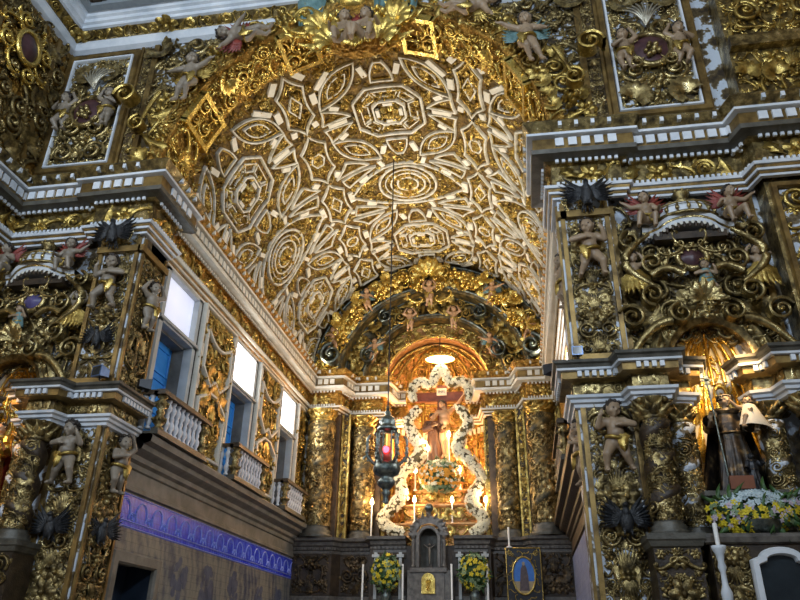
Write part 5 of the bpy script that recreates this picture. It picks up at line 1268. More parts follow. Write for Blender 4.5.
g = g.mapped(lambda V: np.stack([HX + (r - V[:, 2]) * np.sin(V[:, 0] / r), 22.75 + (1.7 - V[:, 2]) * np.cos(V[:, 0] / r), V[:, 1]], -1)); m.merge(g)
m.build('niche_carving', 'gold', ni, smooth=True)
m = MB()
for i in range(25):
    b = PI * (i + .5) / 25; m.box(HX - 1.72 * math.cos(b) - .05, HX - 1.72 * math.cos(b) + .05, 22.75 + 1.6 * math.sin(b) - .05, 22.75 + 1.6 * math.sin(b) + .05, 8.42, 8.6)
m.build('niche_dentil_teeth', 'white', ni)
# stepped throne inside the niche
m = MB()
for k, (w, d, z0, z1) in enumerate(((1.5, 1.1, 4.3, 5.15), (1.15, .85, 5.15, 5.75), (.8, .6, 5.75, 6.25), (.62, .45, 6.25, 7.0))):
    P = [(HX + .15 - w, 23.9), (HX + .15 - w, 23.1 - d), (HX + .15 + w, 23.1 - d), (HX + .15 + w, 23.9)]
    m.sweep(P, [(0, z0), (.02, z0 + .05), (-.04, z0 + .12), (-.04, z1 - .14), (.02, z1 - .1), (.06, z1 - .04), (.06, z1), (-.4, z1)]); m.box(HX + .15 - w, HX + .15 + w, 23.1 - d, 23.9, z1 - .05, z1)
th_ = m.build('throne', 'apse_glow_paint', ha)
m = MB()
for k, (w, d, z0, z1) in enumerate(((1.5, 1.1, 4.3, 5.15), (1.15, .85, 5.15, 5.75), (.8, .6, 5.75, 6.25), (.62, .45, 6.25, 7.0))):
    m.merge(relief(HX + .15 - w, HX + .15 + w, z0 + .1, z1 - .08, .2, 610 + k, True, 2).mapped(on_front(23.1 - d)))
m.build('throne_carving', 'gold', th_, smooth=True)
M['base_gilt'] = mat_noise('dark worn gilding', [(.35, (.02, .014, .008)), (.55, (.09, .06, .03)), (.72, (.26, .17, .07))], 7, .45, .5, .3, 40)
# base: dado, ledge and dark carved panels
for nm, P in (('left', [(XL, 20.62), (-5.45, 20.62), (-5.25, 20.9), (-4.35, 20.9), (-4.2, 20.5), (-3.25, 20.5)]), ('right', [(-1.9, 20.5), (-.98, 20.5), (-.85, 20.9), (.05, 20.9), (.25, 20.62), (XR, 20.62)])):
    m = MB(); m.sweep(P, [(0, 0), (0, 4.2), (.03, 4.22), (.05, 4.3), (.1, 4.33), (.12, 4.42), (.22, 4.46), (.23, 4.54), (-1.2, 4.55)]); o = m.build('base_ledge', 'marble', ha, sharp=30)
    m = MB(); m.sweep(P, [(.0, 3.0), (.015, 3.02), (.015, 4.1), (0, 4.12)]); m.build('base_panel', 'dark_wood', o)
    m = MB(); blocks(m, P, .12, .06, .02, .07, 4.22, 4.28); m.build('ledge_dentil_teeth', 'marble', o)
    for x0, x1, y in ([(-6.55, -5.5, 20.6), (-5.2, -4.4, 20.88), (-4.15, -3.3, 20.48)] if nm == 'left' else [(-1.85, -1.02, 20.48), (-.8, 0, 20.88), (.3, 1.28, 20.6)]):
        relief(x0, x1, 3.05, 4.1, .26, int(x0 * 7) + 700, True, 1).mapped(on_front(y)).build('base_carving', 'base_gilt', o, smooth=True)
m = MB(); m.box(-4.3, -.9, 20.52, 21.9, 0, 4.3); m.build('altar_block', 'dark_wood', ha)
# white panelled gradine either side of the tabernacle
for x in (-4.1, -3.4, -1.75, -1.05):
    m = MB(); m.box(x - .04, x + .04, 20.36, 20.44, 2.9, 4.12); m.box(x - .1, x + .1, 20.33, 20.44, 3.98, 4.06); m.build('gradine_pilaster', 'frame_grey', ha)

# tabernacle
at = thing('altar_table', 'high altar table carrying the tabernacle and candles', 'table', (HX, 19.9, 1.2))
m = MB(); m.box(-4.7, -.6, 19.45, 20.5, 1.2, 2.5); m.build('table_block', 'marble', at)
m = MB(); m.box(-4.8, -.5, 19.4, 20.5, 2.5, 2.6); m.build('table_top', 'white', at)
tb = thing('tabernacle', 'grey marble tabernacle with arched crucifix niche and small golden door', 'tabernacle', (HX + .04, 20.2, 2.6))
X = HX + .04
m = MB(); m.box(X - .42, X + .42, 19.95, 20.6, 2.6, 3.62); m.box(X - .5, X + .5, 19.9, 20.6, 3.55, 3.66); m.build('lower_block', 'marble', tb)
m = MB()
for s in (-1, 1):
    m.box(X + s * .46 - .12, X + s * .46 + .12, 20.0, 20.6, 2.6, 3.6); m.lathe([(.05, 3.66), (.07, 3.7), (.05, 3.75), (.055, 4.35), (.045, 4.4), (.075, 4.46), (.08, 4.5)], (X + s * .42, 20.02, 0), 12)
    m.box(X + s * .42 - .13, X + s * .42 + .13, 19.95, 20.5, 4.5, 4.58); m.ball((X + s * .46, 20.02, 4.68), .07, 8, 6); put(m, 'c', X + s * .36, 4.75, .17, s * -.8, .02, s < 0, 0, 1, .2, on_front(20.05)); m.box(X + s * .32 - .06, X + s * .32 + .06, 20.02, 20.6, 3.62, 4.5)
m.build('side_columns', 'marble', tb)
m = MB(); a = np.linspace(0, PI, 16); out = np.vstack([[(X + .29, 3.68)], np.c_[X + .29 * np.cos(a), 4.42 + .3 * np.sin(a)], [(X - .29, 3.68)]]); frame_bar(m, out, .1, .12, on_front(20.05), closed=False); m.build('arch_frame', 'marble', tb)
m = MB(); m.grid(np.stack([np.c_[out[:, 0], np.full(len(out), y), out[:, 1]] for y in (20.05, 20.45)], 1)); m.box(X - .3, X + .3, 20.44, 20.46, 3.66, 4.75); m.build('niche', 'grey_mould', tb)
m = MB(); q = np.linspace(0, PI, 18); sec = [(0, 0), (0, .5)]
crest = np.c_[X + .5 * np.cos(q), 4.58 + .44 * np.sin(q) ** .8]
m.grid(np.stack([np.c_[crest[:, 0], np.full(18, 20.0), crest[:, 1]], np.c_[X + (crest[:, 0] - X) * .72, np.full(18, 19.98), 4.45 + (crest[:, 1] - 4.5) * .7], ], 1)); m.grid(np.stack([np.c_[crest[:, 0], np.full(18, 20.0), crest[:, 1]], np.c_[crest[:, 0], np.full(18, 20.5), crest[:, 1]]], 1))
for i in range(9): put(m, 'leaf', X + .5 * math.cos(PI * i / 8), 4.6 + .46 * math.sin(PI * i / 8), .1, PI * i / 8 - PI / 2, .02, False, 1, i, .15, on_front(20.0))
m.lathe([(.02, 4.95), (.1, 4.98), (.06, 5.06), (.05, 5.14), (.09, 5.17)], (X, 20.15, 0), 12); m.build('pediment', 'marble', tb, smooth=True)
m = MB(); m.ball((X, 20.15, 5.27), .125, 12, 8); m.build('finial_orb', 'silver', tb, smooth=True)
m = MB(); out = np.vstack([[(X + .17, 3.02)], np.c_[X + .17 * np.cos(a), 3.34 + .17 * np.sin(a)], [(X - .17, 3.02)]]); m.poly_prism(out, on_front(19.95), 0, .04); put(m, 'fan', X, 3.3, .12, 0, .05, False, 0, 1, .1, on_front(19.95)); put(m, 'rose', X, 3.15, .07, 0, .05, False, 0, 1, .1, on_front(19.95)); frame_bar(m, out, .03, .06, on_front(19.95)); m.build('golden_door', 'gold_bright', tb)
# little crucifix in the tabernacle
cf = thing('small_crucifix', 'small dark crucifix with pale figure inside the tabernacle niche', 'crucifix', (X, 20.25, 3.68))
m = MB(); m.box(X - .02, X + .02, 20.25, 20.28, 3.68, 4.5); m.box(X - .17, X + .17, 20.25, 20.28, 4.28, 4.32); m.box(X - .08, X + .08, 20.2, 20.32, 3.66, 3.74); m.build('cross', 'dark_wood', cf)
m = MB(); cap(m, (X, 20.23, 4.2), (X, 20.22, 4.02), .04, .032, 8); cap(m, (X, 20.22, 4.02), (X, 20.22, 3.8), .035, .018, 8); m.ball((X + .01, 20.21, 4.29), .035, 8, 6)
for s in (-1, 1): cap(m, (X + s * .03, 20.23, 4.2), (X + s * .16, 20.235, 4.3), .017, .012, 6)
me = grow(m, .008, 2, (X, 20.25, 3.68)); me.materials.clear(); me.materials.append(M['skin_grey']); o = bpy.data.objects.new('figure', me); C.objects.link(o); o.parent = cf; o.location = (-X, -20.25, -3.68)

# ------------------------------------------------------------------ crucifix with the embracing friar
CX, CY = -2.42, 22.55
cr = thing('crucifix', 'tall red brown cross with a bearded man hanging by one nailed hand', 'crucifix', (CX, CY, 7.0))
m = MB(); m.box(CX - .16, CX + .16, CY + .05, CY + .2, 7.0, 9.8); m.box(CX - 1.0, CX + .72, CY + .04, CY + .19, 9.24, 9.54); m.build('cross_beam', 'cross', cr)
m = MB(); m.box(CX - .17, CX + .17, CY - .01, CY + .05, 9.42, 9.66); t_ = m.build('title_board', 'cream_cloth', cr)
fc = bpy.data.curves.new('lettering', 'FONT'); fc.body = 'INRI'; fc.size = .13; fc.extrude = .004; fc.align_x = 'CENTER'; fc.align_y = 'CENTER'
fo = bpy.data.objects.new('lettering', fc); C.objects.link(fo); dg = bpy.context.evaluated_depsgraph_get(); me = bpy.data.meshes.new_from_object(fo.evaluated_get(dg)); bpy.data.objects.remove(fo)
me.materials.clear(); me.materials.append(M['hair']); fo = bpy.data.objects.new('lettering', me); C.objects.link(fo); fo.parent = t_; fo.location = (0, -.017, 9.54 - 7.0); fo.rotation_euler = (PI / 2, 0, 0)
H = 2.0
def sc_(p): return tuple(np.array(p))
PC = dict(pelvis=(.02, .0, .5), chest=(.03, -.02, .7), neck=(.04, -.03, .81), head=(-.005, -.06, .88), head_r=.064, girth=.84, arm=.85, hand=.085, legf=.85, look=(-.45, -1, -.55), head_up=(-.15, -.1, 1),
          shl=(.12, -.01, .765), ell=(.24, .03, .9), wrl=(.35, .04, 1.06), hdl=(.5, 0, .7), shr=(-.09, -.01, .755), elr=(-.15, -.09, .66), wrr=(-.14, -.18, .6), hdr=(-.3, -.3, -.3),
          hil=(.06, 0, .47), hir=(-.04, 0, .47), knl=(.07, -.05, .27), knr=(-.02, -.05, .27), anl=(.045, .01, .06), anr=(.0, .0, .06), ftl=(.04, -.07, .0), ftr=(.0, -.09, .0))
me, fr = figure(PC, .007); me.materials.clear(); me.materials.append(M['skin_warm']); o = bpy.data.objects.new('figure', me); C.objects.link(o); o.parent = cr; o.scale = (H, H, H); o.location = (.05, -.14, .25); BASE[o.name] = (0, 0, 0)
for nm, mm, mt in (('hair', hair_mesh(fr, 'long', 4), 'hair'), ('eyes', eyes_mesh(fr), 'hair')): k = mm.build(nm, mt); k.parent = o
m = MB(); a = np.linspace(0, 2 * PI, 30, endpoint=False)[None, :]; t = np.linspace(0, 1, 6)[:, None]
m.grid(np.stack([.02 + (.1 + .012 * np.cos(7 * a + 3 * t)) * np.cos(a), (.088 + .01 * np.cos(7 * a)) * np.sin(a) + 0 * t, .42 + .12 * t + .02 * np.cos(a)], -1), closed_v=True); k = m.build('loincloth', 'gold_flat', smooth=True); k.parent = o
rb = robed('friar_statue', 'statue of a friar in brown robe embracing the man on the cross', (CX - .3, CY - .22, 7.05), 1.72, 'friar', 'skin_warm',
      dict(head=(.02, -.02, .9), wrl=(.2, -.13, .66), ell=(.19, -.05, .62), hdl=(1, 0, .1), wrr=(.06, -.18, .68), elr=(-.13, -.12, .62), hdr=(1, -.1, .1), look=(.7, -.8, .5)), style='tonsure')

M['garland_core'] = mat_noise('olive garland backing', [(.3, (.05, .04, .015)), (.7, (.16, .12, .04))], 8, .6)
# ------------------------------------------------------------------ lit flower garlands
def blossom(mb, c, s, seed, nrm=None):
    r = random.Random(seed); n = 5
    N = np.array(nrm if nrm is not None else (r.uniform(-1, 1), -1.2, r.uniform(-1, 1))); N = N / np.linalg.norm(N); A = np.cross(N, (.2, .1, 1.)); A /= np.linalg.norm(A); B = np.cross(N, A); a0 = r.uniform(0, 6)
    for i in range(n):
        a = a0 + i * 2 * PI / n; d = A * math.cos(a) + B * math.sin(a); e = -A * math.sin(a) + B * math.cos(a)
        P = [[np.array(c) + d * (s * u) + e * (s * w * .42 * math.sin(PI * min(1, .25 + u * .8))) + N * s * (.12 + .3 * u * (1 - .4 * u) - .1 * abs(w)) for w in (-1, 0, 1)] for u in (0, .4, .75, 1.0)]
        mb.grid(np.array(P))
    mb.ball(np.array(c) + N * s * .2, s * .2, 5, 4)
def garland(label, ctrl, wid, seed, n):
    P = np.array(ctrl, float); t = np.linspace(0, len(P) - 1, 60); i = np.clip(t.astype(int), 0, len(P) - 2); f = (t - i)[:, None]
    p0, p1, p2, p3 = P[np.clip(i - 1, 0, None)], P[i], P[i + 1], P[np.clip(i + 2, None, len(P) - 1)]
    Q = .5 * ((2 * p1) + (p2 - p0) * f + (2 * p0 - 5 * p1 + 4 * p2 - p3) * f ** 2 + (3 * p1 - p0 - 3 * p2 + p3) * f ** 3)
    W = np.interp(np.linspace(0, 1, 60), np.linspace(0, 1, len(wid)), wid)
    W = W * .86
    g = thing('flower_garland', label, 'garland', tuple(Q[-1]), 'white flower garlands around the cross')
    m = MB(); m.tube(Q, W * .8, 12, 1, (0, 1, 0)); m.ball(Q[0], W[0] * .8, 10, 8); m.ball(Q[-1], W[-1] * .8, 10, 8); m.build('leafy_core', 'garland_core', g, smooth=True)
    r = random.Random(seed); T = np.gradient(Q, axis=0); T /= np.linalg.norm(T, axis=1, keepdims=True); m = MB()
    for k in range(n):
        jf = r.uniform(0, 58.99); j = int(jf); q0 = Q[j] + (Q[j + 1] - Q[j]) * (jf - j); a = r.uniform(0, 2 * PI); B = np.array((T[j, 2], 0, -T[j, 0])); d = B * math.cos(a) + np.array((0, -1, 0)) * abs(math.sin(a)); e = r.uniform(-1, 0) if j == 0 else (r.uniform(0, 1) if j == 58 else 0)
        blossom(m, q0 + d * W[j] * r.uniform(.84, 1.0) + T[j] * e * W[j] * .8, r.uniform(.045, .075), k, d * 1.2 + np.array((r.uniform(-.4, .4), -.3, r.uniform(-.4, .4))))
    tag(m.build('blossoms', 'petal_white', g, smooth=True), None, None, None, 'stuff')
    return g
GY = 22.05
garland('arched white flower garland over the top of the cross', [(-3.32, GY, 9.12), (-3.36, GY, 9.5), (-3.05, GY, 9.72), (-2.72, GY, 9.62), (-2.56, GY, 9.95), (-2.4, GY, 10.16), (-2.22, GY, 9.95), (-2.05, GY, 9.62), (-1.75, GY, 9.72), (-1.44, GY, 9.5), (-1.5, GY, 9.12)], [.15, .19, .2, .16, .19, .22, .19, .16, .2, .19, .15], 1, 400)
garland('curving white flower garland left of the cross', [(-3.2, GY, 8.75), (-3.5, GY, 8.35), (-3.25, GY, 7.85), (-3.02, GY, 7.45), (-3.25, GY, 7.05), (-3.62, GY, 6.75), (-3.75, GY, 6.4), (-3.62, GY - .1, 6.0), (-3.9, GY - .2, 5.6), (-4.2, GY - .3, 5.25), (-3.95, GY - .4, 4.95), (-3.6, GY - .4, 4.85)], [.18, .22, .25, .27, .25, .2, .22, .26, .24, .22, .2, .16], 2, 540)
garland('curving white flower garland right of the cross', [(-1.8, GY, 8.8), (-1.5, GY, 8.3), (-1.75, GY, 7.8), (-1.85, GY, 7.4), (-1.5, GY, 7.05), (-1.28, GY, 6.75), (-1.15, GY, 6.4), (-1.4, GY - .1, 6.0), (-1.45, GY - .2, 5.65), (-1.15, GY - .3, 5.3), (-1.15, GY - .4, 5.0), (-1.42, GY - .4, 4.82)], [.18, .22, .25, .27, .25, .2, .22, .26, .24, .22, .2, .16], 3, 540)
# orange and white flower bank under the cross
def spray(name, label, c, dims, cols, seed, n, s=(.05, .08), leaves=60, vase=None, core='leaf', cat='flowers', loc=None):
    g = thing(name, label, cat, loc or (c[0], c[1], c[2] - dims[2])); r = random.Random(seed)
    m = MB(); m.ball(c, tuple(d * .78 for d in dims), 14, 9)
    for i in range(leaves):
        t, z = r.uniform(PI, 2 * PI), r.uniform(-.95, 1); q = math.sqrt(max(0, 1 - z * z)); G = leaf_grid(.4 * min(dims[0], .5), .17 * min(dims[0], .5), 5, 3, 1, .03, 0, .02).reshape(-1, 3); a = r.uniform(0, 6.3)
        X = G[:, 0] * math.cos(a) - G[:, 1] * math.sin(a); Y = G[:, 0] * math.sin(a) + G[:, 1] * math.cos(a)
        m.grid(np.stack([c[0] + dims[0] * q * math.cos(t) + X, c[1] + dims[1] * q * math.sin(t) * .95 - G[:, 2], c[2] + dims[2] * z + Y], -1).reshape(5, 3, 3))
    m.build('greenery', core, g, smooth=True)
    for nm, mat, cnt, zr in cols:
        m = MB()
        for k in range(int(n * cnt)):
            t, z = r.uniform(PI * 1.02, PI * 1.98), r.uniform(*zr); q = math.sqrt(max(0, 1 - z * z)); d = np.array((q * math.cos(t), q * math.sin(t), z))
            blossom(m, np.array(c) + d * np.array(dims) * r.uniform(.92, 1.08), r.uniform(*s), seed * 100 + k, d + (0, -.5, 0))
        tag(m.build(nm, mat, g, smooth=True), None, None, None, 'stuff' if n * cnt > 100 else None)
    if vase:
        m = MB(); m.lathe([(.02, 0), (.12, .01), (.05, .08), (.13, .22), (.15, .32), (.1, .42), (.14, .46)], (c[0], c[1], vase), 16); m.build('vase', 'silver', g, smooth=True)
    return g
spray('flower_bank', 'bank of orange and white flowers at the foot of the cross', (-2.42, 21.95, 6.55), (.66, .36, .5), [('orange_blossoms', 'orange', .5, (-.55, .55)), ('white_blossoms', 'petal_white', .25, (-.7, .6)), ('pale_sprays', 'leaf_pale', .22, (.5, 1)), ('upper_white_blossoms', 'petal_white', .12, (.5, 1)), ('lower_sprays', 'leaf_pale', .3, (-1, -.5))], 11, 230, (.05, .08))
spray('flower_vase', 'vase of yellow flowers standing left of the tabernacle', (-3.72, 20.0, 3.55), (.38, .25, .46), [('yellow_blossoms', 'yellow', .6, (-.9, .95)), ('pale_leaves', 'leaf_pale', .4, (-.9, .95))], 12, 70, (.05, .085), 90, 2.65)
spray('flower_vase', 'vase of yellow flowers standing right of the tabernacle', (-1.33, 20.0, 3.55), (.4, .25, .46), [('yellow_blossoms', 'yellow', .6, (-.9, .95)), ('pale_leaves', 'leaf_pale', .4, (-.9, .95))], 13, 70, (.05, .085), 90, 2.65)

# ------------------------------------------------------------------ lights on the throne
def candle(loc, h, label, lit=True, r=.022):
    o = thing('altar_candle', label, 'candle', loc, 'candles of the high altar'); x, y, z = loc
    m = MB(); m.lathe([(.001, 0), (r * 3.2, .005), (r * 3, .03), (r * 1.2, .06), (r, .08), (r, h), (.001, h + .003)], loc, 10); m.build('candle_stem', 'wax', o, smooth=True)
    if lit: m = MB(); m.lathe([(.002, h), (.05, h + .05), (.055, h + .1), (.03, h + .17), (.003, h + .22)], loc, 10); m.build('bulb', 'flame', o, smooth=True)
    return o
for loc, h, lb in (((-4.43, 21.2, 4.56), 1.0, 'lit candle bulb at the outer left of the high altar niche'), ((-3.25, 22.0, 5.15), .62, 'lit candle bulb beside the left garland, low on the throne'), ((-2.1, 22.2, 5.15), .62, 'lit candle bulb in the middle of the throne above the tabernacle'),
                    ((-1.05, 21.9, 5.15), .55, 'lit candle bulb right of the right garland'), ((-3.28, 22.35, 6.2), .55, 'lit candle bulb left of the orange flower bank'), ((-1.85, 22.35, 6.2), .55, 'lit candle bulb right of the orange flower bank'), ((-2.16, 22.15, 7.0), .85, 'lit candle bulb at the feet of the crucifix'), ((-2.85, 22.1, 7.0), .4, 'lit candle bulb against the left garland beside the friar')):
    candle(loc, h, lb)
for x, lb in ((-3.25, 'white unlit candle left of the tabernacle'), (-1.93, 'white unlit candle right of the tabernacle'), (-4.35, 'white unlit candle at the left end of the altar'), (-.98, 'white unlit candle at the right end of the altar')): candle((x, 19.9, 2.6), 1.15, lb, False, .026)
candle((-.38, 20.35, 4.2), .55, 'white unlit candle above the framed oval painting', False, .028)
# crown-shaped lamp hung in the niche
lp = thing('ceiling_lamp', 'oval scalloped lamp glowing at the top of the high altar niche', 'lamp', (-2.38, 21.85, 10.45))
m = MB(); a = np.linspace(0, 2 * PI, 36, endpoint=False); q = np.linspace(.02, 1, 5)[:, None]
m.grid(np.stack([-2.38 + .5 * q * np.cos(a), 21.85 + .36 * q * np.sin(a), 10.46 - .05 * (1 - q ** 2) + 0 * a], -1), closed_v=True); m.build('diffuser', 'lamp_white', lp, smooth=True)
m = MB(); m.tube(np.stack([-2.38 + .52 * np.cos(a), 21.85 + .38 * np.sin(a), 10.47 + 0 * a], 1), .045, 6, closed=True)
for i in range(0, 36, 2): m.ball((-2.38 + .54 * math.cos(a[i]), 21.85 + .4 * math.sin(a[i]), 10.55), .05, 6, 5)
m.grid(np.stack([-2.38 + .52 * q * np.cos(a), 21.85 + .38 * q * np.sin(a), 10.62 - .1 * q ** 2 + 0 * a], -1), closed_v=True); m.build('scalloped_rim', 'gold_bright', lp, smooth=True)
m = MB(); m.tube([(-2.38, 21.85, 10.6), (-2.38, 21.85, 11.3)], .015, 5); m.build('rod', 'iron', lp)
# sanctuary lamp on its chain
SX, SY = -2.87, 15.2
sl = thing('sanctuary_lamp', 'old silver sanctuary lamp with red light hanging on a long chain', 'lamp', (SX, SY, 4.65))
m = MB(); m.tube([(SX, SY, 6.6), (SX, SY, 10), (SX, SY, 13.75)], .017, 6); m.build('chain', 'iron', sl)
m = MB(); m.lathe([(.01, 6.68), (.03, 6.66), (.035, 6.55), (.08, 6.5), (.06, 6.44), (.14, 6.38), (.2, 6.28), (.16, 6.22), (.22, 6.16), (.24, 6.1), (.2, 6.06), (.02, 6.05)], (SX, SY, 0), 18); m.build('crown_cap', 'silver', sl, smooth=True)
m = MB(); m.lathe([(.02, 5.32), (.26, 5.34), (.28, 5.28), (.3, 5.2), (.26, 5.1), (.16, 5.06), (.14, 5.0), (.2, 4.94), (.18, 4.86), (.1, 4.8), (.07, 4.74), (.1, 4.7), (.06, 4.64), (.055, 4.5), (.065, 4.48), (.02, 4.46)], (SX, SY, 0), 20, rfun=lambda a, z: 1 + .05 * np.cos(8 * a)); m.build('bowl', 'silver', sl, smooth=True)
m = MB()
for i in range(6):
    b = i * PI / 3 + .2; t = np.linspace(0, 1, 20); rr = .25 + .26 * np.sin(PI * t) ** 2 + .07 * np.sin(3 * PI * t); m.tube(np.stack([SX + rr * np.cos(b), SY + rr * np.sin(b), 5.3 + .78 * t], 1)[:17], .036, 6); m.tube(np.stack([SX + (.42 + .1 * np.cos(7 * t) * (1 - t)) * np.cos(b), SY + (.42 + .1 * np.cos(7 * t) * (1 - t)) * np.sin(b), 5.42 + .1 * np.sin(7 * t) * (1 - t)], 1), .022, 5); m.tube([(SX + .2 * math.cos(b), SY + .2 * math.sin(b), 5.3), (SX + .17 * math.cos(b), SY + .17 * math.sin(b), 6.1)], .016, 5)
    m.ball((SX + .44 * math.cos(b), SY + .44 * math.sin(b), 5.58), .05, 7, 5); m.ball((SX + .26 * math.cos(b), SY + .26 * math.sin(b), 6.0), .04, 6, 5)
m.build('scroll_arms', 'silver', sl, smooth=True)
m = MB(); m.lathe([(.01, 5.34), (.1, 5.36), (.13, 5.5), (.11, 5.68), (.115, 5.7)], (SX, SY, 0), 16); m.build('red_glass', 'red_cloth', sl, smooth=True)
m = MB(); m.ball((SX, SY - .14, 5.62), .075, 10, 8); m.build('light', 'red_lamp', sl, smooth=True)
# oval painted standard
fp = thing('processional_standard', 'black standard with gold scrolls around an oval painting of a standing figure', 'painting', (-.03, 20.35, 2.6))
m = MB(); m.box(-.5, .46, 20.36, 20.42, 2.6, 4.22); m.build('panel', 'iron', fp); m = MB(); m.box(-.06, 0, 20.37, 20.41, 1.2, 2.6); m.box(-.3, .25, 20.25, 20.48, 1.2, 1.26); m.build('stand', 'dark_wood', fp)
m = MB(); a = np.linspace(0, 2 * PI, 40, endpoint=False); ov = np.stack([-.03 + .3 * np.cos(a), 3.5 + .47 * np.sin(a)], 1); frame_bar(m, ov, .05, .05, on_front(20.36)); frame_bar(m, [(-.48, 2.62), (.44, 2.62), (.44, 4.2), (-.48, 4.2)], .03, .03, on_front(20.36))

for k in range(16):
    b = k * PI / 8 + .2; put(m, ('c', 's')[k % 2], -.03 + .385 * math.cos(b) * (1 if abs(math.cos(b)) < .9 else .95), 3.46 + .62 * math.sin(b), .085, b + (k % 3), 0, k % 2 == 0, 2, k, .05, on_front(20.36))
for x, y in ((-.38, 2.78), (.32, 2.78), (-.38, 4.06), (.32, 4.06)): put(m, 'spiral', x, y, .09, x, 0, x < 0, 2, 1, .05, on_front(20.36))
m.build('gold_scrollwork', 'gold', fp, smooth=True)
m = MB(); m.poly_prism(ov, on_front(20.355), 0, .01); pt = m.build('oval_painting', 'oil_blue', fp)
low = [p for p in ov if p[1] < 3.42]; low = sorted(low, key=lambda p: math.atan2(p[1] - 3.5, p[0] + .03)); m = MB(); m.poly_prism(np.array(low), on_front(20.342), 0, .004); m.build('painted_ground', 'oil_earth', pt)
m = MB(); m.poly_prism([(-.16, 3.12), (.1, 3.12), (.08, 3.5), (.05, 3.68), (.02, 3.76), (-.06, 3.76), (-.11, 3.66), (-.13, 3.45)], on_front(20.337), 0, .004); m.build('painted_robe', 'oil_robe', pt)
m = MB(); m.poly_prism(np.stack([-.03 + .04 * np.cos(a), 3.8 + .05 * np.sin(a)], 1), on_front(20.332), 0, .004); m.build('painted_head', 'skin_grey', pt)

# ------------------------------------------------------------------ putti of the arched gable
for x, z, y, h, p, fl, lb in ((HX, 11.95, 20.75, .95, 'atlas', False, 'cherub at the crown of the high altar gable under the gilded shell'), (-4.75, 11.9, 20.75, .85, 'fly', False, 'cherub on the upper left of the outer gable arch'), (-.5, 11.9, 20.75, .85, 'fly', True, 'cherub on the upper right of the outer gable arch'),
                              (-5.85, 10.5, 20.75, .85, 'stride', False, 'cherub low on the left of the outer gable arch'), (.6, 10.5, 20.75, .85, 'stride', True, 'cherub low on the right of the outer gable arch'), (-3.35, 11.35, 21.4, .85, 'atlas', False, 'cherub left of centre on the middle gable arch'),
                              (-1.85, 11.35, 21.4, .85, 'atlas', True, 'cherub right of centre on the middle gable arch'), (-4.55, 10.35, 21.4, .8, 'fly', True, 'cherub low on the left of the middle gable arch'), (-.68, 10.35, 21.4, .8, 'fly', False, 'cherub low on the right of the middle gable arch')):
    cherub('cherub_statue', lb, (x, y, z), h, p, flip=fl, skin='skin_warm', wings='blue_cloth' if p == 'fly' else None)
# ------------------------------------------------------------------ balcony windows of the left wall
for i, (y0, y1) in enumerate(WINS):
    n = ('nearest', 'middle', 'farthest')[i]
    m = MB(); m.box(XL - .12, XL - .08, y0 + .08, y1 - .08, 7.36, 8.34); w = m.build('window_%d' % (i + 1), 'pane_dim' if i == 0 else 'pane'); tag(w, f'bright upper pane of the {n} balcony window', None, None, 'structure')
    m = MB()
    for a, b in ((y0, y0 + .13), (y1 - .13, y1)): m.box(XL - .14, XL + .05, a, b, 4.92, 8.42)
    for a, b in ((7.22, 7.36), (8.32, 8.42)): m.box(XL - .14, XL + .05, y0, y1, a, b)
    m.box(XL - .06, XL + .1, y0 - .04, y1 + .04, 7.26, 7.32); m.build('window_frame', 'frame_grey', w)
    m = MB(); m.box(XL - .5, XL - .14, y0 + .08, y0 + .13, 4.92, 7.22); m.box(XL - .5, XL - .14, y1 - .13, y1 - .08, 4.92, 7.22); m.box(XL - .5, XL - .14, y0 + .1, y1 - .1, 7.18, 7.24); m.build('window_reveal', 'stone', w)
    m = MB(); m.box(XL - .46, XL - .4, y0 + .1, y1 - .1, 4.92, 7.2); lf = m.build('door_leaf', 'blue_door', w)
    m = MB()
    for c in ((y0 + .2, (y0 + y1) / 2 - .05), ((y0 + y1) / 2 + .05, y1 - .2)):
        for z0, z1 in ((5.0, 5.6), (5.75, 6.4), (6.55, 7.05)): frame_bar(m, [(c[0], z0), (c[1], z0), (c[1], z1), (c[0], z1)], .05, .03, on_left(XL - .4))
    m.build('door_panel', 'blue_door', lf)
